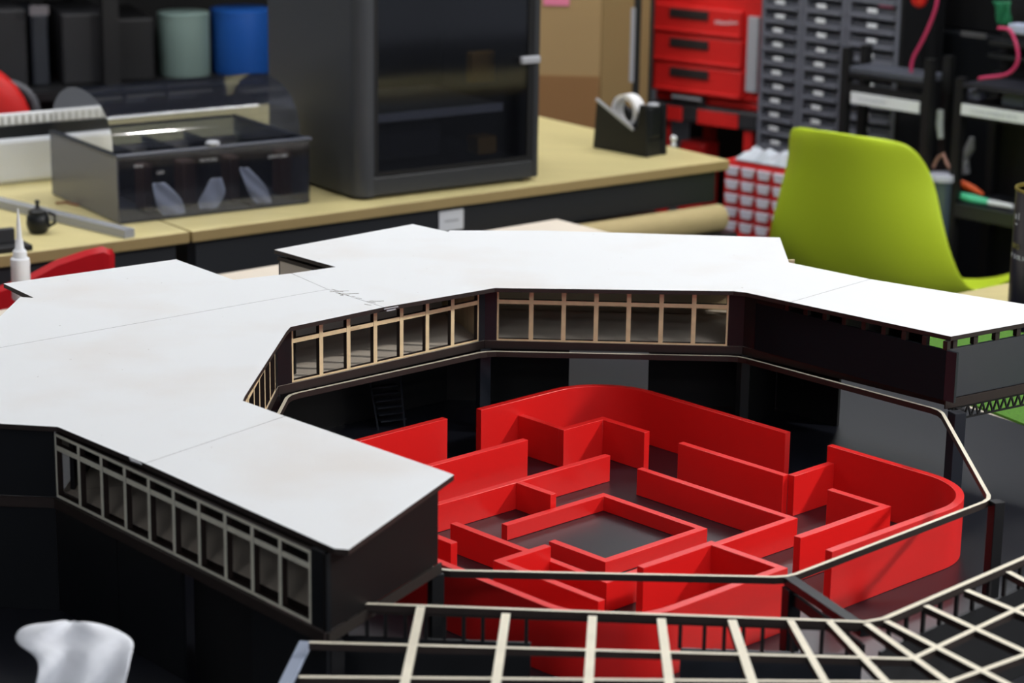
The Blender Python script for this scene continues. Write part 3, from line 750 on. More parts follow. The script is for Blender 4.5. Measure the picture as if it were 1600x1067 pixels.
# bed and inner parts
g = G(); Pp.box(g, .045, .335, .880, .894, .03, .30); bd = obj('print_bed', g, mat('olive_bed_sheet', (0.10, 0.10, 0.075), 0.5), PR)
g = G(); Pp.box(g, .045, .335, .880, .896, .026, .0298); obj('bed_edge', g, LGREY, bd)
g = G(); Pp.box(g, .07, .24, .79, .86, .10, .30); obj('waste_tray', g, DKGREY, PR, bevel=.004)
g = G(); Pp.box(g, .30, .345, .79, .825, .06, .10); obj('yellow_clip', g, AMBER, PR, bevel=.003)
g = G(); Pp.box(g, .31, .365, .925, .985, .10, .12); obj('yellow_clip', g, AMBER, PR, bevel=.003)
for s, d in ((.03, .03), (PW - .03, .03), (.03, PD_ - .03), (PW - .03, PD_ - .03)):
    p = Pp.P(s, d); obj('foot', G().lathe((p.x, p.y, z0), [(.012, 0), (.012, .0058)], 12), BLACKM, PR)
# embossed grille mark on the side
side = Plane(Pp.P(-.0045, PD_), Pp.P(-.0045, 0))
sA, zA = side.hit(471, 36); sB, zB = side.hit(494, 95)
for k in range(7):
    zq = zB + (zA - zB) * (k + .5) / 7
    g = G(); side.box(g, sA, sB, zq - .004, zq + .004, -.0006, -.0001); obj('vent_slot', g, BLACKM, PR)

# ------------------------------------------------------------------ smoky roll-top box
Pb_ = Plane(Vector((-.683, 3.953)), Vector((-.380, 4.155)))
Pb_.A = Pb_.A - Pb_.u * .016; Pb_.L += .017
BW, BD, BH = Pb_.L, .305, .118
zb = DT + .0005
bx = thing('storage_box', (Pb_.P(BW / 2, BD / 2).x, Pb_.P(BW / 2, BD / 2).y, zb), 'smoky transparent plastic box with rounded roll-top lid on the left workbench', 'storage box')
g = G(); t_ = .004
Pb_.box(g, .004, BW - .004, zb, zb + .004, .004, BD - .004); obj('box_floor', g, DKGREY, bx)
g = G(); Pb_.box(g, 0, BW, zb + .002, zb + BH, 0, t_); obj('front_panel', g, SMOKEF, bx)
g = G(); Pb_.box(g, 0, BW, zb + .002, zb + BH, BD - t_, BD); obj('back_panel', g, SMOKE, bx)
g = G(); Pb_.box(g, 0, t_, zb + .002, zb + BH, t_ + .0002, BD - t_ - .0002); obj('side_panel', g, mat('grey_smoke_side', (0.11, 0.11, 0.125), 0.25), bx)
g = G(); Pb_.box(g, BW - t_, BW, zb + .002, zb + BH, t_ + .0002, BD - t_ - .0002); obj('side_panel', g, SMOKED, bx)
g = G()
Pb_.box(g, -.004, BW + .004, zb + BH, zb + BH + .007, -.006, .008); obj('front_rim', g, mat('navy_rim', (0.045, 0.052, 0.075), 0.3), bx, bevel=.002)
g = G(); Pb_.box(g, -.002, .006, zb + BH, zb + BH + .005, .0082, BD); Pb_.box(g, BW - .006, BW + .002, zb + BH, zb + BH + .005, .0082, BD); Pb_.box(g, .0062, BW - .0062, zb + BH, zb + BH + .005, BD - .006, BD)
obj('side_rim', g, mat('navy_rim_dark', (0.02, 0.024, 0.035), 0.35), bx, bevel=.001)
s, z = Pb_.hit(332, 222); p = Pb_.P(s, -.001)
obj('knob', G().lathe((p.x, p.y, zb + BH + .0072), [(.008, 0), (.013, .003), (.013, .006), (.010, .009)], 16), LGREY, bx, smooth=True)
# lid: barrel shell with end caps
d0, d1 = .028, BD - .002
hh = Pb_.hit(420, 115, .165)[1] - (zb + BH + .006)
def prof(t): # t 0..1 front to back
    a = math.pi * (0.0 + t * 1.0)
    x = (d0 + d1) / 2 - (d1 - d0) / 2 * math.cos(a)
    return x, zb + BH + .006 + hh * max(0, math.sin(a)) ** .8
rows = []
NT = 22
for s in (.004, BW - .004):
    rows.append([Pb_.P(s, *[prof(k / NT)[0]], prof(k / NT)[1]) for k in range(NT + 1)])
g = G().grid(rows); obj('lid', g, LIDM, bx, smooth=True)
for s in (.004, BW - .004):
    g = G(); vs = [Pb_.P(s, prof(k / NT)[0], prof(k / NT)[1]) for k in range(NT + 1)]
    g.add(vs, [list(range(NT + 1))]); obj('lid_end', g, LIDM, bx)
for s in (.092, .18, .268):
    g = G(); Pb_.box(g, s, s + .002, zb + .0045, zb + .100, .02, BD - .01); obj('divider', g, SMOKE, bx)
g = G(); Pb_.box(g, .01, BW - .01, zb + .0045, zb + .085, BD - .03, BD - .012); obj('inner_panel', g, mat('taupe_card', lin(120, 116, 108), 0.6), bx)
random.seed(5)
def bag(px, py, w, h, d, tilt, lab, grp=None):
    s, z = Pb_.hit(px, py, d); g = G(); rows = []
    zc_ = z
    for j in range(9):
        f = j / 8; ww = w * (.35 + .65 * math.sin(math.pi * min(1, .25 + f * .7))) ; row = []
        for k in range(7):
            e = k / 6 - .5
            row.append(Pb_.P(s + e * ww + tilt * (f - .5) * h, d + .005 * math.sin(k * 1.2 + j * .9) * (1 - f * .4), zc_ + (f - .5) * h))
        rows.append(row)
    g.grid(rows); b0 = min(p.z for r_ in rows for p in r_)
    o = obj('plastic_bag', g, WHITED, loc=(Pb_.P(s, d).x, Pb_.P(s, d).y, b0), solid=.0015, smooth=True, sub=1)
    return tag(o, lab, 'bag', grp)
bag(262, 312, .052, .066, .015, -.5, 'crumpled white plastic bag in the left compartment of the smoky box')
bag(333, 302, .048, .056, .015, .3, 'crumpled white plastic bag in the middle of the smoky box')
bag(398, 290, .040, .072, .015, -.6, 'slanting white plastic bag in the right compartment of the smoky box')
for px, lab in ((230, 'brown parts bundle at the left end inside the smoky box'), (292, 'brown parts bundle between two white bags inside the smoky box'), (365, 'brown parts bundle right of the middle bag inside the smoky box'), (445, 'brown parts bundle at the right end inside the smoky box')):
    s, z = Pb_.hit(px, 290, .07); g = G(); Pb_.box(g, s - .012, s + .016, zb + .0045, zb + .088, .062, .10)
    tag(obj('parts_bundle', g, BROWN, loc=Pb_.P(s, .08, zb + .0045), bevel=.004), lab, 'parts')
for i, (px, py, w_) in enumerate(((218, 262, .022), (250, 272, .012), (330, 252, .045), (438, 246, .050))):
    s, z = Pb_.hit(px, py, -.001); zt_ = z
    text('label_print', ['MINI', 'LED', 'MOTORS', 'SWITCHES'][i], .0085, LGREY, bx, Pb_.P(s - w_ / 2, -.0006, zt_), (Pb_.u.x, Pb_.u.y, 0), (0, 0, 1))

# ------------------------------------------------------------------ things on the left workbench
# white tray unit at the left edge
Pw = Plane(Vector((-1.32, 4.06)), ang=R_(33))
sR_, zR_ = Pw.hit(150, 270)
zz_ = lambda py: Pw.hit(60, py)[1]
wb = thing('storage_bin', (Pw.P(sR_ - .15, .1).x, Pw.P(sR_ - .15, .1).y, DT + .0005), 'white plastic bin with slotted rim at the left edge on the workbench', 'bin')
g = G(); Pw.box(g, sR_ - .46, sR_ - .004, DT + .0005, zz_(214), 0, .20); obj('bin_body', g, WHITE, wb, bevel=.008)
g = G(); Pw.box(g, sR_ - .455, sR_ - .008, zz_(214) + .0003, zz_(195), .01, .022); obj('dark_band', g, DARK, wb)
g = G(); Pw.box(g, sR_ - .46, sR_ - .002, zz_(195) + .0003, zz_(176), .012, .022); rim = obj('slotted_rim', g, WHITE, wb, bevel=.002)
for k in range(31):
    g = G(); s = sR_ - .012 - k * .0140; Pw.box(g, s - .0035, s, zz_(193), zz_(180), .0105, .0118); obj('slot', g, mat('slot_grey', (0.25, 0.26, 0.25), .5) if k == 0 else bpy.data.materials['slot_grey'], rim)
# black pot
pp = at_z(60, 364, DT)
pt = thing('round_pot', (pp.x, pp.y, DT), 'small round black pot with knobbed lid on the left workbench', 'pot')
obj('pot_body', G().lathe((pp.x, pp.y, DT), [(.012, 0), (.018, .006), (.0205, .018), (.019, .030), (.014, .036)], 20), BLACKP, pt, smooth=True)
obj('pot_lid', G().lathe((pp.x, pp.y, DT), [(.0165, .0362), (.0165, .039), (.008, .043), (.004, .045), (.003, .052), (.005, .055), (.003, .058)], 20), BLACKM, pt, smooth=True)
g = G().tube([(pp.x + .018, pp.y, DT + .012), (pp.x + .029, pp.y, DT + .018), (pp.x + .030, pp.y, DT + .032), (pp.x + .018, pp.y, DT + .037)], .003); obj('handle', g, BLACKM, pt, smooth=True)
# clear ruler bar
a, b = at_z(203, 372, DT), at_z(0, 323, DT)
a2 = Vector((a.x, a.y, DT + .008)); b2 = Vector((b.x, b.y, DT + .008)); b2 = b2 + (b2 - a2).normalized() * .1
tag(obj('acrylic_bar', G().bar(a2, b2, .022, .0155), CLEAR, loc=(a2.x, a2.y, DT), bevel=.001), 'long clear acrylic bar lying on the left workbench', 'acrylic bar')
# black bracket pieces at left edge
p = at_z(14, 392, DT); br = thing('black_bracket', (p.x, p.y, DT), 'black angular plastic bracket at the left edge of the workbench', 'bracket')
g = G().box((p.x, p.y + .01, DT + .005), (.06, .05, .0095), .6); obj('base', g, BLACKM, br, bevel=.001)
g = G().box((p.x - .012, p.y + .02, DT + .022), (.035, .012, .024), .6); obj('upright', g, DKGREY, br, bevel=.001)
# loose clear nub and rusty bits
p = at_z(95, 320, DT)
tag(obj('wire_scrap', G().tube([(p.x - .01, p.y, DT + .003), (p.x + .01, p.y + .004, DT + .004), (p.x + .03, p.y - .012, DT + .003), (p.x + .055, p.y - .02, DT + .003)], .0022), mat('copper_scrap', lin(140, 92, 60), .5), loc=(p.x, p.y, DT)), 'short brown wire scrap beside the smoky box', 'wire')

# canisters behind the smoky box
for nm, m_, x0, x1, ytop, Y, lab in (('canister', SAGE, 248, 328, 18, 5.98, 'sage green cylindrical canister on the shelf behind the smoky box'), ('canister', BLUE, 331, 424, 12, 6.05, 'blue cylindrical canister between the sage canister and the printer')):
    a, b = at_y(x0, 100, Y), at_y(x1, 100, Y); r_ = (b.x - a.x) / 2; cx_ = (a.x + b.x) / 2; zt_ = at_y((x0 + x1) / 2, ytop, Y).z
    # where the desk ends, the canister stands on the shelf board behind it
    t = thing(nm, (cx_, Y, SHELFZ + .0005), lab, 'canister')
    obj('canister_body', G().lathe((cx_, Y, SHELFZ + .0005), [(r_ * .97, 0), (r_, .004), (r_, zt_ - SHELFZ - .012)], 40), m_, t, smooth=True)
    obj('canister_lid', G().lathe((cx_, Y, SHELFZ + .0005), [(r_ + .001, zt_ - SHELFZ - .0118), (r_ + .001, zt_ - SHELFZ - .003), (r_ * .95, zt_ - SHELFZ)], 40), m_, t, smooth=True)
dk3 = thing('workbench', (Pd.P(.2, .9).x, Pd.P(.2, .9).y, 0), 'rear workbench with pale oak top seen through the smoky lid', 'workbench')
g = G(); Pd.box(g, -.9, 1.02, DT - .020, DT, .664, 1.12)
obj('tabletop', g, [DESK, DESKE], dk3, bevel=.0015)
for s_, d_ in ((-.88, .68), (.97, .68), (-.88, 1.06), (.97, 1.06)):
    g = G(); Pd.box(g, s_, s_ + .04, 0, DT - .0205, d_, d_ + .04); obj('leg', g, DARK, dk3)

Pk = Plane(Pd2.P(0, .662), Pd.P(0, .655))

# ------------------------------------------------------------------ tape dispenser
Pt = Plane(at_z(926, 231, DT), at_z(1010, 247, DT))

td = thing('tape_dispenser', (Pt.P(.075, .03).x, Pt.P(.075, .03).y, DT + .0005), 'black desktop tape dispenser with clear tape roll at the end of the workbench', 'tape dispenser')
z0 = DT + .0005
def sprism(Pl, poly, d0, d1):
    g = G(); n = len(poly)
    vs = [Pl.P(s, d0, z) for s, z in poly] + [Pl.P(s, d1, z) for s, z in poly]
    g.add(vs, [list(range(n)), [n + k for k in range(n)][::-1]] + [[i, (i + 1) % n, n + (i + 1) % n, n + i] for i in range(n)]); return g
body = [(0, z0), (.150, z0), (.143, z0 + .100), (.128, z0 + .104), (.112, z0 + .100), (.104, z0 + .058), (.06, z0 + .075), (.008, z0 + .112)]
body_lo = [(0, z0), (.154, z0), (.150, z0 + .106), (.130, z0 + .108), (.124, z0 + .056), (.112, z0 + .054), (.008, z0 + .103)]
obj('dispenser_body', sprism(Pt, body_lo, 0, .012), BLACKP, td, bevel=.002)
obj('dispenser_body', sprism(Pt, body_lo, .052, .064), BLACKP, td, bevel=.002)
g = G(); Pt.box(g, .004, .150, z0, z0 + .035, .0122, .0518); obj('dispenser_base', g, BLACKP, td, bevel=.001)
g = G(); Pt.box(g, .130, .150, z0 + .0355, z0 + .104, .0122, .0518); obj('dispenser_nose', g, BLACKP, td, bevel=.006)
p = Pt.P(.140, .032, z0 + .1045); obj('cutter', G().lathe(p, [(.013, 0), (.013, .003), (.009, .005)], 16), LGREY, td, smooth=True)
g = G().bar(Pt.P(.008, -.001, z0 + .105), Pt.P(.116, -.001, z0 + .054), .003, .006); obj('edge_strip', g, LGREY, td)
# tape roll (axis across)
ctr = (.070, z0 + .084); ro, ri = .036, .027
g = G(); NN = 32; vs = []
for d in (.018, .046):
    for r_ in (ro, ri):
        for k in range(NN):
            a_ = 2 * math.pi * k / NN; vs.append(Pt.P(ctr[0] + r_ * math.cos(a_), d, ctr[1] + r_ * math.sin(a_)))
fs = []
for k in range(NN):
    j = (k + 1) % NN
    fs += [[k, j, 2 * NN + j, 2 * NN + k], [NN + k, NN + j, 3 * NN + j, 3 * NN + k], [k, j, NN + j, NN + k], [2 * NN + k, 2 * NN + j, 3 * NN + j, 3 * NN + k]]
g.add(vs, fs)
tag(obj('tape_roll', g, TAPE, loc=Pt.P(.070, .032, z0 + .048), smooth=True), 'clear tape roll held in the black tape dispenser', 'tape')
p = at_z(1052, 228, DT)
tag(obj('desk_peg', G().lathe((p.x, p.y, DT + .0003), [(.006, 0), (.005, .004), (.0035, .008), (.006, .012), (.007, .018), (.004, .022)], 14), WHITE, loc=(p.x, p.y, DT), smooth=True), 'tiny white peg standing on the workbench right of the tape dispenser', 'peg')

# ------------------------------------------------------------------ under the bench
a, b = at_y(1108, 341, 4.86), at_y(900, 362, 4.60)
aa = Vector((a.x, a.y, a.z)); bb = Vector((b.x, b.y, b.z)); 
e_ = (bb - aa).normalized()
tz = .59 + .029
A_ = Vector((Pd.P(Pd.L - .0, .08).x, Pd.P(Pd.L, .08).y, tz)); 
tz = Pd.hit(1108, 342, -.035)[1]; sx_ = Pd.hit(1122, 341, -.035)[0]
A_ = Pd.P(sx_, -.035, tz); B_ = Pd.P(.60, -.035, tz); SHZ = tz - .0285
t = thing('cardboard_tube', (A_.x, A_.y, tz - .028), 'long kraft cardboard tube lying under the workbench top', 'tube')
obj('tube_wall', G().tube([A_, B_], .028, 24), CARDT, t, smooth=True)
obj('end_cap', G().tube([A_ + (A_ - B_).normalized() * .0005, A_ + (A_ - B_).normalized() * .004], .0275, 24), CARDT, t, smooth=True)
def lump(name, px, py, pl_, d, w, h, dd, m_, lab, cat, base=None):
    s, z = pl_.hit(px, py, d); zb_ = (z - h / 2) if base is None else base; hh_ = h if base is None else (z + h / 2 - base)
    g = G(); pl_.box(g, s - w / 2, s + w / 2, zb_, zb_ + hh_, d, d + dd)
    return tag(obj(name, g, m_, loc=pl_.P(s, d + dd / 2, zb_), bevel=min(w, hh_, dd) * .18), lab, cat)
lump('plastic_bag', 940, 326, Pd, .30, .085, .05, .08, WHITED, 'white plastic bag on the shelf under the workbench behind the cardboard tube', 'bag', base=SHZ + .0005)
lump('cardboard_box', 992, 322, Pd, .34, .055, .05, .08, mat('mauve_box', lin(140, 126, 138), .6), 'mauve-grey small box under the workbench beside the white bag', 'box', base=SHZ + .0005)
lump('cardboard_box', 1022, 318, Pd, .34, .050, .05, .08, bpy.data.materials['mauve_box'], 'mauve-grey small box under the workbench next to the red box', 'box', base=SHZ + .0005)
lump('tool_case', 1052, 316, Pd, .34, .050, .05, .08, TOOLRED, 'small red tool case under the right end of the workbench', 'case', base=SHZ + .0005)

# ------------------------------------------------------------------ chairs
def shell_chair(name, loc, yaw_, m_, lab, legs=True):
    t = thing(name, (loc[0], loc[1], 0), lab, 'chair')
    pr = [(-.238, .822), (-.237, .815), (-.234, .795), (-.218, .74), (-.200, .66), (-.180, .58), (-.155, .51), (-.115, .462), (-.05, .446), (.05, .444), (.14, .450), (.21, .450), (.25, .438), (.262, .42)]
    hw = [.090, .126, .153, .172, .190, .209, .229, .242, .240, .235, .230, .215, .19, .16]
    N = 14; P = []
    for i, ((x, z), w) in enumerate(zip(pr, hw)):
        back = max(0, min(1, (z - .44) / .3)); row = []
        for k in range(N + 1):
            e = 2 * k / N - 1
            X = x + (.060 * back * min(1, max(0, (.835 - z) / .06)) + .02) * abs(e) ** 2.4; Z = z + (.055 * (1 - back)) * abs(e) ** 2.6 - (.012 * abs(e) ** 3 if i == 0 else 0)
            Y = w * e
            row.append(Vector((loc[0] + X * math.cos(yaw_) - Y * math.sin(yaw_), loc[1] + X * math.sin(yaw_) + Y * math.cos(yaw_), loc[2] + Z)))
        P.append(row)
    obj('seat_shell', G().grid(P), m_, t, solid=.007, sub=2, smooth=True)
    for sx, sy in ((-1, -1), (1, -1), (1, 1), (-1, 1)):
        f = lambda a, b: (loc[0] + a * math.cos(yaw_) - b * math.sin(yaw_), loc[1] + a * math.sin(yaw_) + b * math.cos(yaw_))
        p0 = f(.10 * sx, .10 * sy); p1 = f(.21 * sx, .21 * sy)
        obj('leg', G().tube([(*p0, loc[2] + .425), (*p1, 0.0)], [.013, .009], 10), PLY, t, smooth=True)
    return t
GC = at_y(1345, 300, 4.55)
shell_chair('shell_chair', (GC.x + .092, 4.70, .004), R_(50), LIME, 'lime green plastic shell chair behind the right wing of the model')
# red chair close behind the model at left
rb = thing('shell_chair', (-.90, 3.42, 0), 'dark red plastic chair with straight top edge behind the glue bottle', 'chair')
Pr = Plane(Vector((-1.25, 3.27)), ang=R_(24))
top_ = [(0, 450), (40, 436), (90, 409), (135, 394), (160, 388), (168, 392)]
P = []
tops = [Pr.hit(*q_) for q_ in top_]
tops = [(tops[0][0] - .25, tops[0][1] - .03)] + tops
for s, z in tops:
    col_ = [Pr.P(s, .012, z - .004), Pr.P(s, .004, z), Pr.P(s, -.002, z - .006), Pr.P(s, .004, z - .05), Pr.P(s + .0, .0, z - .14), Pr.P(s, -.03, z - .26), Pr.P(s, -.06, z - .33)]
    P.append(col_)
P.append([p + Vector((.006, .012, -.003)) for p in P[-1]])
obj('backrest', G().grid(P), CHAIRRED, rb, solid=.006, smooth=True)
g = G(); Pr.box(g, .02, tops[-1][0], .43, .45, -.36, -.05); obj('seat', g, CHAIRRED, rb, bevel=.01)
for a_, b_ in ((.05, -.33), (tops[-1][0] - .04, -.33), (.05, -.08), (tops[-1][0] - .04, -.08)):
    q_ = Pr.P(a_, b_); obj('leg', G().tube([(q_.x, q_.y, .428), (q_.x, q_.y, 0)], .011, 10), DARK, rb)
# far red chair at left edge, round top
p = at_y(-18, 175, 5.2)
t = thing('round_chair', (p.x, 5.2, 0), 'bright red round-backed chair at the far left edge behind the white bin', 'chair')
g = G(); rows = []
zt_ = at_y(0, 100, 5.2).z
for j in range(9):
    f = j / 8; z_ = .42 + (zt_ - .42) * f; w_ = .20 * math.sqrt(max(.0, 1 - f ** 2.6)) + .012
    rows.append([Vector((p.x + w_ * (k / 8 - .5) * 2 * 0.62, 5.2 - .05 * (1 - (k / 4 - 1) ** 2), z_)) for k in range(9)])
obj('backrest', G().grid(rows), TOOLRED, t, solid=.02, sub=1, smooth=True)
obj('seat', G().lathe((p.x, 5.38, .40), [(.19, 0), (.2, .02), (.19, .04)], 24), TOOLRED, t, smooth=True)
obj('pedestal', G().lathe((p.x, 5.38, 0), [(.2, 0), (.2, .02), (.03, .04), (.03, .398)], 20), DARK, t, smooth=True)

# ------------------------------------------------------------------ dark shelving on the left
Ps = Plane(at_y(-60, 200, 5.62).xy, ang=R_(20))
sh = thing('shelving_unit', (Ps.P(.5, .25).x, Ps.P(.5, .25).y, 0), 'tall black shelving unit in the dark left background', 'shelving')
SL = 1.42
g = G(); Ps.box(g, -.3, SL, 0.02, 1.75, .50, .52); obj('back_panel', g, BLACKM, sh)
for s in (-.3, .36, SL - .04):
    g = G(); Ps.box(g, s, s + .04, 0, 1.75, 0, .04); obj('upright', g, BLACKM, sh)
    g = G(); Ps.box(g, s, s + .04, 0, 1.75, .45, .49); obj('upright', g, BLACKM, sh)
for z in (.12, .44, SHELFZ, 1.10, 1.45):
    g = G(); Ps.box(g, -.3, SL, z - .02, z, -.06 if z == SHELFZ else .042, .448); obj('shelf', g, BLACKM, sh)
def onshelf(name, px0, px1, pyt, base, d, dd, m_, lab, cat, bev=.006):
    s0, _ = Ps.hit(px0, pyt, d); s1, zt2 = Ps.hit(px1, pyt, d)
    g = G(); Ps.box(g, s0, s1, base, max(base + .03, zt2), d, d + dd)
    return tag(obj(name, g, m_, loc=Ps.P((s0 + s1) / 2, d + dd / 2, base), bevel=bev), lab, cat)
NB = mat('dark_blue_bin', (0.012, 0.015, 0.022), .5); GB = mat('dim_grey_bin', (0.008, 0.008, 0.010), .6)
onshelf('storage_crate', -40, 40, 14, SHELFZ + .0003, .05, .3, GB, 'dark grey crate at the far left of the shelving', 'crate')
onshelf('storage_crate', 48, 74, 22, SHELFZ + .0003, .05, .3, NB, 'dark blue crate with grey lid on the left shelving', 'crate')
onshelf('storage_crate', 95, 170, 20, SHELFZ + .0003, .05, .3, GB, 'wide black crate right of the blue one on the shelving', 'crate')
onshelf('storage_crate', 176, 240, 28, SHELFZ + .0003, .08, .3, BLACKM, 'black crate just left of the sage canister on the shelving', 'crate')
s0, z0_ = Ps.hit(42, 6, .04); s1, z1_ = Ps.hit(72, 20, .04)
g = G(); Ps.box(g, s0, s1, z1_, z0_, -.004, -.0005); obj('label_card', g, mat('dim_label', (0.12, 0.11, 0.12), .6), sh)
# coiled hose at far left
p = at_y(40, 150, 5.3)
rk = thing('headphones', (p.x, 5.3, p.z - .09), 'black and grey round hoop beside the far red chair', 'hoop')
g = G().tube([(p.x - .045 + .07 * math.cos(a_), 5.3, p.z - .04 + .07 * math.sin(a_)) for a_ in [R_(k * 12 - 40) for k in range(15)]], .010, 10)
obj('hoop', g, mat('grey_hoop', (0.10, 0.10, 0.11), .35), rk, smooth=True)
rk.name = 'grey_hoop'

# ------------------------------------------------------------------ cardboard box, pole, tool chest
Pc = Plane(at_y(842, 150, 5.75).xy, ang=R_(-4))
s1, zt_ = Pc.hit(938, 100)
sbR, _ = Pc.hit(1002, 150)
zlow = .60
cb = thing('cardboard_box', (Pc.P(.1, .2).x, Pc.P(.1, .2).y, 0), 'large brown cardboard box standing right of the printer', 'box')
g = G(); Pc.box(g, -.10, s1, 0, 1.2, 0, .5); obj('box_body', g, CARD, cb, bevel=.003)
Pc2 = Plane(Pc.P(s1 + .003), ang=R_(38))
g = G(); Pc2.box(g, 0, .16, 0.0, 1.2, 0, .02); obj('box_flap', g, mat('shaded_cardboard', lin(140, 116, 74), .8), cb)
g = G(); Pc.box(g, -.10, s1 - .001, 0.02, Pc.hit(880, 118)[1], -.0035, -.0005); obj('darker_flap', g, mat('dark_cardboard', lin(134, 96, 56), .8), cb)
sa_, za_ = Pc.hit(849, 8); sb_, zb_ = Pc.hit(890, -10)
g = G(); Pc.box(g, sa_, sb_, za_, zb_, -.003, -.0005); obj('pink_label', g, mat('pink_print', lin(220, 120, 150), .6), cb)
# lamp pole
pA = at_y(993, 140, 5.28); pB = at_y(1013, 140, 5.3)
lp = thing('pole_stand', (pA.x, 5.28, 0), 'thin black double pole with silver strip beside the red tool chest', 'stand')
tA = at_y(990, -60, 5.28)
obj('pole', G().bar((pA.x, 5.28, 0.02), (pA.x, 5.28, 1.2), .016, .016), BLACKM, lp)
obj('pole', G().bar((pA.x + .032, 5.28, .02), (pA.x + .034, 5.28, 1.2), .009, .009), BLACKM, lp)
zA_, zB_ = at_y(990, 12, 5.27).z, at_y(990, 128, 5.27).z
obj('silver_strip', G().bar((pA.x - .011, 5.266, zB_), (pA.x - .011, 5.266, zA_), .010, .004), mat('brushed_strip', (0.3, 0.3, 0.33), .35), lp)
obj('foot', G().box((pA.x + .015, 5.28, .01), (.3, .3, .02)), BLACKM, lp)
# red chest
Pr_ = Plane(at_y(1003, 120, 5.95).xy, ang=R_(-38))
sT = lambda px, py, d=0: Pr_.hit(px, py, d)
tcst = thing('tool_chest', (Pr_.P(.15, .15).x, Pr_.P(.15, .15).y, 0.5), 'red three-drawer tool chest with black handles in the background', 'tool chest')
sl, _ = sT(1008, 100); srr, _ = sT(1181, 100)
zbt = sT(1100, 152)[1]
g = G(); Pr_.box(g, sl, srr, zbt, 1.08, .02, .30); obj('chest_body', g, TOOLRED, tcst, bevel=.004)
rowsY = [(4, 48), (50, 94), (96, 140)]
for (ya_, yb_) in rowsY:
    s0, z1_ = sT(1022, ya_); s1, _ = sT(1158, ya_ + 10); z0_ = sT(1022, yb_)[1]
    g = G(); Pr_.box(g, s0, s1, z0_, z1_, 0, .0195); dw = obj('drawer', g, TOOLRED, tcst, bevel=.004)
    ha, zh = sT(1048, ya_ + 8); hb, _ = sT(1108, ya_ + 14); zl = sT(1048, ya_ + 22)[1]
    g = G(); Pr_.box(g, ha, hb, zl, zh, -.006, -.0003); obj('handle', g, mat('black_handle', (.02, .016, .016), .5) if 'black_handle' not in bpy.data.materials else bpy.data.materials['black_handle'], dw, bevel=.002)
    g = G(); Pr_.box(g, s0 + .002, s1 - .002, z0_ + .003, z0_ + .012, -.005, -.0003); obj('drawer_lip', g, TOOLRED, dw, bevel=.002)
s0, z1_ = sT(1166, 26); s1, z0_ = sT(1178, 146)
g = G(); Pr_.box(g, s0, s1, z0_, z1_, .008, .0195); obj('silver_strip', g, LGREY, tcst, bevel=.002)
s0, z0_ = sT(1120, 40, -.002)
text('logo', 'Milwaukee', .016, WHITED, tcst, Pr_.P(s0 - .006, -.0015, z0_ + .002), (Pr_.u.x, Pr_.u.y, .1), (-.12, 0, 1))
g = G(); z_ = z0_ + .006
for k in range(3): g.bar(Pr_.P(s0 + .004 + .011 * k, -.002, z_ + .014), Pr_.P(s0 + .010 + .011 * k, -.002, z_ + .002 + .004 * (k % 2)), .003, .004)
# base of the chest: second red / black case with handle
tc2 = thing('tool_case', (Pr_.P(.15, .15).x, Pr_.P(.15, .15).y, .2), 'red and black lower tool case carrying the three-drawer chest', 'tool case')
zt2 = zbt - .0005
s0, _ = sT(1012, 170); s1, _ = sT(1176, 170); zc1 = sT(1100, 168)[1]; zc2 = sT(1100, 198)[1]
g = G(); Pr_.box(g, s0, s1, zc1, zt2, .03, .30); obj('case_lid', g, TOOLRED, tc2, bevel=.008)
g = G(); Pr_.box(g, s0 - .004, s1 + .004, zc2 + .0, zc1 - .0003, .02, .30); obj('case_band', g, DKGREY, tc2, bevel=.008)
sx0, _ = sT(1045, 150); sx1, _ = sT(1095, 150)
g = G(); Pr_.box(g, sx0, sx1, zc1 + .002, zt2 - .002, .012, .0295); obj('case_latch', g, DKGREY, tc2, bevel=.004)
g = G(); Pr_.box(g, sx0 + .005, sx1 - .005, zt2 - .012, zt2 - .004, .0055, .0118); obj('latch_plate', g, LGREY, tc2, bevel=.001)
for (xa_, xb_) in ((1020, 1060), (1084, 1148)):
    a_, _ = sT(xa_, 180); b_, _ = sT(xb_, 180); g = G(); Pr_.box(g, a_, b_, zc2 + .002, zc1 - .010, .014, .0198); obj('red_front_insert', g, TOOLRED, tc2, bevel=.002)
rt = thing('tool_rack', (Pr_.P(.15, .15).x, Pr_.P(.15, .15).y, 0), 'red tubular stand under the red tool chest', 'stand')
for xa_ in (1022, 1158):
    a_, _ = sT(xa_, 220)
    g = G(); Pr_.box(g, a_ - .014, a_ + .014, 0, zc2 - .0003, .03, .06); obj('upright', g, TOOLRED, rt, bevel=.004)
    g = G(); Pr_.box(g, a_ - .014, a_ + .014, 0, zc2 - .0003, .25, .28); obj('upright', g, TOOLRED, rt, bevel=.004)
a0_, _ = sT(1022, 220); a1_, _ = sT(1158, 220)
g = G(); Pr_.box(g, a0_ + .0145, a1_ - .0145, .25, .27, .03, .28); obj('shelf', g, BLACKM, rt)
s, z = sT(1080, 222, .08)
g = G(); Pr_.box(g, s - .04, s + .04, .2705, z, .08, .16); tag(obj('tool_case', g, TOOLRED, loc=Pr_.P(s, .12, .2705), bevel=.01), 'small red case on the stand below the tool chest', 'case')

g = G(); Pr_.box(g, -.15, .75, 0, 1.4, .46, .48)  # added backing sheet, keeps the gaps around the chest stand dark
tag(obj('black_backing', g, BLACKM, loc=Pr_.P(.3, .47, 0)), 'black backing board added to darken the gaps behind the red tool chest', 'partition')
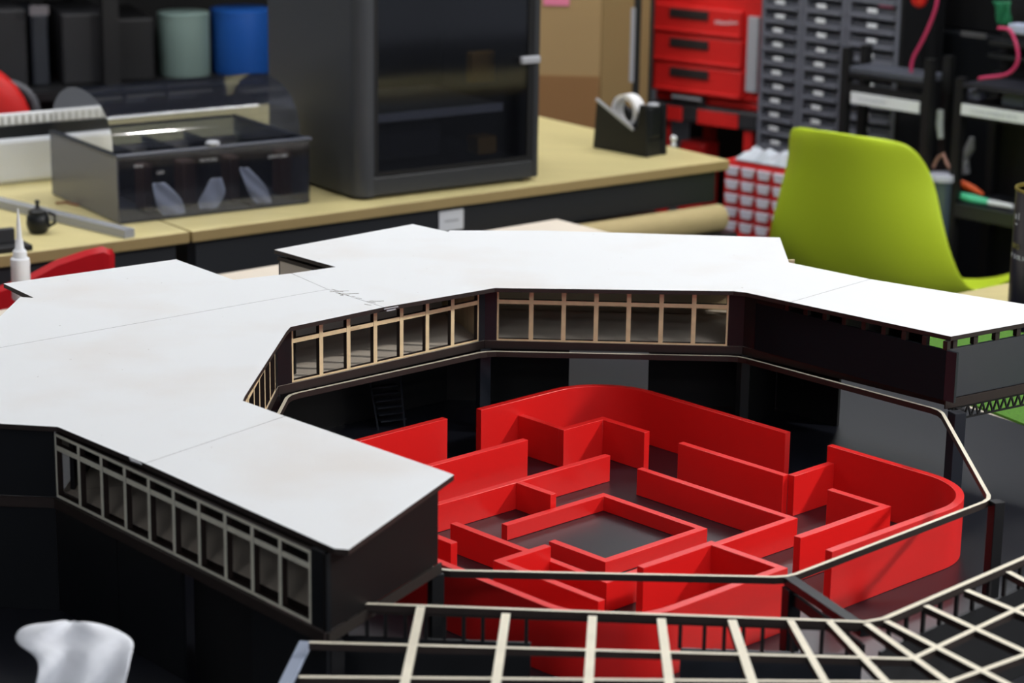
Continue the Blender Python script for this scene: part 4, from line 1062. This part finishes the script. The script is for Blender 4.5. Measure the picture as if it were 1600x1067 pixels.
# ------------------------------------------------------------------ grey drawer cabinets
Pg = Plane(at_y(1186, 120, 5.68).xy, ang=R_(-46))
cols = [(1187, 1249, 1214, 1227), (1251, 1317, 1279, 1292), (1319, 1402, 1357, 1368)]
labs = ['grey small-parts drawer cabinet next to the red tool chest', 'grey small-parts drawer cabinet between the two others', 'grey small-parts drawer cabinet partly behind the black rack']
for ci, (x0, x1, lx0, lx1) in enumerate(cols):
    s0, _ = Pg.hit(x0, 100); s1, _ = Pg.hit(x1, 110)
    cbn = thing('drawer_cabinet', (Pg.P((s0 + s1) / 2, .08).x, Pg.P((s0 + s1) / 2, .08).y, 0), labs[ci], 'drawer cabinet', 'grey drawer cabinets')
    g = G(); Pg.box(g, s0, s0 + .012, 0, 1.15, 0, .16); Pg.box(g, s1 - .012, s1, 0, 1.15, 0, .16); Pg.box(g, s0 + .012, s1 - .012, 0, 1.15, .13, .16)
    obj('cabinet_body', g, CABG, cbn)
    if ci == 2:
        a_, z_a = Pg.hit(1374, 10, 0); b_, z_b = Pg.hit(1397, 0, 0); g = G(); Pg.box(g, a_, b_, z_a, z_a + .014, -.003, -.0005); obj('pink_label', g, bpy.data.materials['pink_print'], cbn)
    sm = (s0 + s1) / 2
    zrow0 = Pg.hit((x0 + x1) / 2, 17 + ci * 7)[1]; dz = zrow0 - Pg.hit((x0 + x1) / 2, 39.3 + ci * 7.6)[1]
    for k in range(-4, 14):
        zt_ = zrow0 - k * dz
        if ci == 2 and zt_ < .5: continue
        g = G(); Pg.box(g, s0 + .0135, s1 - .0135, zt_ - dz * .90, zt_ - dz * .22, .004 + random.uniform(0, .004), .12); dw = obj('drawer', g, DRWG, cbn, bevel=.002)
        g = G(); Pg.box(g, s0 + .0145, s1 - .0145, zt_ - dz * .92, zt_ - dz * .62, -.007, .0035); obj('drawer_pull', g, CABG, dw, bevel=.002)
        cs = sm + random.uniform(-.008, .008) * .6
        g = G(); Pg.box(g, cs - .0145, cs + .0145, zt_ - dz * .44 - .005 + .003, zt_ - dz * .44 + .005 + .003, -.009, -.0071); obj('label_tag', g, WHITE, dw, bevel=.001)

s_, _ = Pg.hit(1402, 110); g = G(); Pg.box(g, s_ + .003, s_ + .012, 0, 1.15, -.002, .16)
tag(obj('black_board', g, BLACKM, loc=Pg.P(s_, .08, 0)), 'tall black board against the right side of the third grey cabinet', 'board')
# ------------------------------------------------------------------ red small organizer
Po_ = Plane(at_y(1126, 300, 5.20).xy, ang=R_(-42))
og = thing('drawer_organizer', (Po_.P(.07, .06).x, Po_.P(.07, .06).y, 0), 'red organizer with clear bins between the workbench and the green chair', 'organizer')
s1, _ = Po_.hit(1258, 300); zt_ = Po_.hit(1130, 250)[1]; zb_ = Po_.hit(1130, 362)[1]
g = G(); Po_.box(g, 0, s1, zb_, zt_, .012, .11); obj('organizer_body', g, TOOLRED, og, bevel=.002)
g = G(); Po_.box(g, 0, s1, 0, zb_ - .0003, .0, .14); obj('pedestal', g, TOOLRED, og, bevel=.003)
colw = (s1 - .012) / 5
zst = (zt_ - zb_ - .006) / 5
for r_ in range(5):
    for k in range(5):
        a_ = .010 + k * colw; zc_ = zt_ - .012 - r_ * zst
        vs = [Po_.P(a_, 0, zc_), Po_.P(a_ + colw * .78, 0, zc_), Po_.P(a_ + colw * .66, 0, zc_ - zst * .62), Po_.P(a_ + colw * .12, 0, zc_ - zst * .62)]
        vs += [p + Vector((Po_.n.x, Po_.n.y, 0)) * .0115 for p in vs]
        g = G().add(vs, [[0, 1, 2, 3], [4, 5, 6, 7], [0, 1, 5, 4], [1, 2, 6, 5], [2, 3, 7, 6], [3, 0, 4, 7]]); obj('bin', g, CLEARB, og, bevel=.001)
random.seed(9)
P = []
for j in range(7):
    row = []
    for k in range(9):
        s = .03 + k * .018; d = .01 + j * .015; row.append(Po_.P(s, d, zt_ + .004 + (0 if j in (0, 6) or k in (0, 8) else random.uniform(.008, .03))))
    P.append(row)
tag(obj('plastic_bag', G().grid(P), mat('silver_wrap', lin(185, 190, 198), .25, bump=.5, bscale=80), loc=Po_.P(.09, .05, zt_), smooth=False, solid=.002), 'heap of crinkled clear wrapping on top of the red organizer', 'bag')

# ------------------------------------------------------------------ black racks at right
Pk1 = Plane(at_y(1316, 130, 5.30).xy, ang=R_(-46))
k1_ = thing('equipment_rack', (Pk1.P(.1, .2).x, Pk1.P(.1, .2).y, 0), 'left black rack with a white shelf label behind the green chair', 'rack')
s_u = [Pk1.hit(x, 150)[0] for x in (1317, 1447)]
ztop = Pk1.hit(1380, 122)[1]
for s in s_u:
    g = G(); Pk1.box(g, s - .010, s + .010, 0, Pk1.hit(1447, 92)[1], 0, .02); obj('upright', g, BLACKM, k1_)
    g = G(); Pk1.box(g, s - .010, s + .010, 0, Pk1.hit(1447, 92)[1], .07, .09); obj('upright', g, BLACKM, k1_)
zs_ = Pk1.hit(1385, 140)[1]
g = G(); Pk1.box(g, s_u[0] + .011, s_u[1] - .011, zs_ - .035, zs_, .002, .018); obj('shelf_edge', g, BLACKM, k1_)
g = G(); Pk1.box(g, s_u[0] + .011, s_u[1] - .011, ztop - .008, ztop, .0, .018); obj('shelf_edge', g, BLACKM, k1_)
a_, z1_ = Pk1.hit(1331, 142); b_, z2_ = Pk1.hit(1437, 160)
zmid = (Pk1.hit(1331, 151)[1] + Pk1.hit(1437, 169)[1]) / 2
g = G(); Pk1.box(g, a_, b_, zmid - .013, zmid + .013, -.003, .0015); lb = obj('shelf_label', g, WHITED, k1_)
text('lettering', 'TOOLS & BOXES', .011, mat('faded_ink', (.42, .44, .50), .6), lb, Pk1.P(a_ + .02, -.0034, zmid - .004), (Pk1.u.x, Pk1.u.y, 0), (0, 0, 1))
g = G(); Pk1.box(g, s_u[0] + .011, s_u[1] - .011, .42, .44, .0, .09); obj('shelf', g, BLACKM, k1_)
# dark blue tray on the top
a_, z_ = Pk1.hit(1335, 132, .05); b_, _ = Pk1.hit(1430, 132, .05)
g = G(); Pk1.box(g, s_u[0] + .012, s_u[1] - .012, ztop + .0003, ztop + .016, .002, .09); tag(obj('flat_tray', g, mat('slate_blue_tray', (.06, .065, .085), .5), loc=Pk1.P(a_, .1, ztop), bevel=.003), 'flat slate-blue tray on top of the left black rack', 'tray')
# second rack
Pk2 = Plane(at_y(1493, 160, 5.10).xy, ang=R_(-46))
k2_ = thing('equipment_rack', (Pk2.P(.3, .2).x, Pk2.P(.3, .2).y, 0), 'right black rack with a printed white label and hanging tools', 'rack')
g = G(); Pk2.box(g, -.004, .016, 0, Pk2.hit(1500, 122)[1], 0, .02); obj('upright', g, BLACKM, k2_)
g = G(); Pk2.box(g, -.004, .016, 0, Pk2.hit(1500, 122)[1], .14, .16); obj('upright', g, BLACKM, k2_)
g = G(); Pk2.box(g, .62, .64, 0, .95, 0, .02); obj('upright', g, BLACKM, k2_)
zs2 = Pk2.hit(1510, 160)[1]
g = G(); Pk2.box(g, .0165, .62, zs2 - .035, zs2 + .0, .002, .018); obj('shelf_edge', g, BLACKM, k2_)
g = G(); Pk2.box(g, .0165, .62, zs2 - .012, zs2 - .002, .0185, .16); obj('shelf', g, BLACKM, k2_)
a_, _ = Pk2.hit(1503, 170); zmid = Pk2.hit(1503, 170)[1]
g = G(); Pk2.box(g, a_, a_ + .34, zmid - .012, zmid + .012, -.003, .0015); lb = obj('shelf_label', g, WHITED, k2_)
text('lettering', 'CONSUMABLES BOX', .0135, bpy.data.materials['faded_ink'], lb, Pk2.P(a_ + .025, -.0034, zmid - .005), (Pk2.u.x, Pk2.u.y, 0), (0, 0, 1))
zlow_ = Pk2.hit(1530, 325)[1]
g = G(); Pk2.box(g, .0165, .62, zlow_ - .03, zlow_, .0, .16); obj('shelf', g, DARK, k2_)
g = G(); Pk2.box(g, .0, .9, .02, 1.5, .165, .175); obj('back_panel', g, BLACKM, k2_)
ztp = Pk2.hit(1510, 130)[1]
g = G(); Pk2.box(g, .0165, .62, ztp - .01, ztp, .0, .16); obj('shelf', g, mat('dark_slate_shelf', (.02, .02, .028), .4), k2_)
lump('small_box', 1520, 146, Pk2, .03, .032, .014, .03, mat('grey_blue_box', (.22, .22, .30), .5), 'small grey-blue box on the right rack above the printed label', 'box', base=zs2 + .0003)
lump('paper_note', 1582, 150, Pk2, .02, .06, .03, .03, mat('dim_blue_box', (.07, .08, .10), .5), 'dim blue box at the right edge above the printed label', 'box', base=zs2 + .0003)
# teal screwdriver with clear shaft lying on the low shelf
a_ = Pk2.hit(1500, 306, .03); b_ = Pk2.hit(1545, 318, .03); c__ = Pk2.hit(1582, 328, .03)
zo = zlow_ + .010
sd = thing('screwdriver', Pk2.P(a_[0], .03, zlow_), 'teal-handled tool with a clear white shaft on the low shelf of the right rack', 'tool')
zq = lambda v_: max(v_, zo)
obj('handle', G().tube([Pk2.P(a_[0], .03, zq(a_[1])), Pk2.P((a_[0] + b_[0]) / 2, .03, zq((a_[1] + b_[1]) / 2 + .001)), Pk2.P(b_[0], .03, zq(b_[1]))], [.009, .0105, .007], 12), TEAL, sd, smooth=True)
obj('shaft', G().tube([Pk2.P(b_[0] + .0005, .03, zq(b_[1])), Pk2.P(c__[0], .03, zq(c__[1]))], [.007, .006], 10), WHITED, sd, smooth=True)
# orange cutter, grey pliers
def blob(name, pts, r, m_, pl_, d, lab, cat, parts=None):
    P_ = [pl_.P(*[pl_.hit(x, y, d)[0]], d, pl_.hit(x, y, d)[1]) for x, y in pts]
    base = min(P_, key=lambda q: q.z)
    return tag(obj(name, G().tube(P_, r, 10), m_, loc=base, smooth=True), lab, cat)
blob('orange_pliers', [(1500, 284), (1508, 290), (1522, 296), (1536, 304)], [.006, .010, .008, .004], ORANGE, Pk2, .06, 'orange plier handles hanging in the right rack', 'pliers')
blob('spray_nozzle', [(1519, 215), (1516, 230), (1508, 246), (1508, 262), (1510, 272)], [.006, .012, .010, .011, .009], mat('grey_clear_nozzle', (.22, .22, .23), .3), Pk2, .12, 'grey translucent nozzle hanging behind the right rack upright', 'nozzle')
blob('grey_tube', [(1469, 172), (1468, 195), (1470, 216)], [.008, .009, .007], mat('pale_grey_tube', (.30, .32, .33), .4), Pk1, .03, 'pale grey tube standing between the two black racks', 'tube')
jar = Pk1.hit(1472, 300, .03)
p = Pk1.P(jar[0], .03); zj = Pk1.hit(1472, 272, .03)[1]
jr = thing('jar', (p.x, p.y, zj - .15), 'clear jar with white lid between the green chair and the right rack', 'jar')
obj('jar_body', G().lathe((p.x, p.y, zj - .15), [(.026, 0), (.028, .01), (.028, .136)], 20), mat('blue_grey_jar', (.05, .07, .10), .2), jr, smooth=True)
obj('jar_lid', G().lathe((p.x, p.y, zj - .0135), [(.033, 0), (.033, .012), (.030, .016)], 20), mat('dull_white_lid', (.40, .41, .48), .5), jr, smooth=True)
g = G().box((p.x, p.y, (zj - .1505) / 2), (.062, .062, zj - .1505), R_(-46)); tag(obj('stool', g, BLACKM, loc=(p.x, p.y, 0), bevel=.003), 'black box stand under the clear jar', 'stand')
blob('wire_bundle', [(1458, 262), (1462, 252), (1466, 246), (1474, 240), (1480, 256), (1486, 264)], .004, mat('salmon_wire', lin(150, 110, 100), .5), Pk1, .03, 'bundle of salmon and grey wires above the clear jar', 'wires')
# machine on top, pink cables
Pm = Plane(at_y(1405, 60, 5.62).xy, ang=R_(-46))
mc_ = thing('bench_machine', (Pm.P(.2, .2).x, Pm.P(.2, .2).y, 0), 'large black bench machine behind the racks with pink cables', 'machine')
g = G(); Pm.box(g, .004, .36, 0, Pm.hit(1460, 48)[1], .02, .22); obj('machine_body', g, BLACKP, mc_, bevel=.006)
g = G(); Pm.box(g, .006, .34, Pm.hit(1460, 48)[1] + .0003, 1.15, .06, .22); obj('machine_head', g, BLACKM, mc_, bevel=.006)
a_, z_ = Pk2.hit(1500, 52, .155); b_, _ = Pk2.hit(1538, 56, .155)
g = G(); Pk2.box(g, a_, b_, z_ - .006, z_ + .005, .158, .1645); obj('name_plate', g, mat('grey_plate', (.08, .08, .085), .4), k2_)
for py in (62, 82):
    _, z_ = Pk2.hit(1540, py, .12); g = G(); Pk2.box(g, .002, .62, z_ - .008, z_, .11, .1645); obj('shelf', g, mat('dark_rail', (.012, .014, .016), .35) if 'dark_rail' not in bpy.data.materials else bpy.data.materials['dark_rail'], k2_)
def cable(pts, lab, d, pl_):
    P_ = [pl_.P(pl_.hit(x, y, d)[0], d, pl_.hit(x, y, d)[1]) for x, y in pts]
    # smooth
    S_ = []
    for i in range(len(P_) - 1):
        p0 = P_[max(i - 1, 0)]; p1 = P_[i]; p2 = P_[i + 1]; p3 = P_[min(i + 2, len(P_) - 1)]
        for k in range(5):
            t = k / 5; S_.append(.5 * ((2 * p1) + (-p0 + p2) * t + (2 * p0 - 5 * p1 + 4 * p2 - p3) * t * t + (-p0 + 3 * p1 - 3 * p2 + p3) * t ** 3))
    S_.append(P_[-1])
    tag(obj('cable', G().tube(S_, .0042, 8), PINK, loc=S_[-1], smooth=True), lab, 'cable')
cable([(1466, -12), (1462, 12), (1452, 40), (1440, 66), (1428, 88), (1424, 104), (1424, 114)], 'pink cable hanging down left of the bench machine', .04, Pk1)
cable([(1560, 44), (1576, 46), (1584, 58), (1590, 78), (1590, 96), (1582, 110), (1566, 118), (1540, 121), (1530, 123)], 'pink cable looping at the right edge above the rack', -.008, Pk2)
a_, z_ = Pk1.hit(1436, 4, .05); p = Pk1.P(a_, .05)
rbk = thing('red_knob', (p.x, p.y, z_ - .015), 'red rounded knob at the top edge above the left pink cable', 'knob')
obj('knob_cap', G().lathe((p.x, p.y, z_ - .012), [(.005, 0), (.014, .006), (.019, .016), (.019, .04)], 18), TOOLRED, rbk, smooth=True)
P = []
for j in range(7):
    f = j / 6; row = []
    for k in range(6):
        s_, zz2 = Pk2.hit(1557 + k * 4.4 - 6 * (1 - f) * (k == 0) + 4 * f * (k == 0), 2 + f * 38, .12)
        row.append(Pk2.P(s_, .12 + .006 * math.sin(k * 1.9 + j), zz2))
    P.append(row)
tag(obj('cloth', G().grid(P), GREENP, loc=P[-1][2], solid=.004, smooth=True), 'hanging dark green cloth at the top right above the pink cable', 'cloth')
lump('white_box', 1592, 46, Pk2, .06, .06, .020, .04, mat('pale_blue_box', (.38, .42, .55), .5), 'pale blue-white box at the right edge behind the green cloth', 'box', base=Pk2.hit(1592, 54, .06)[1])
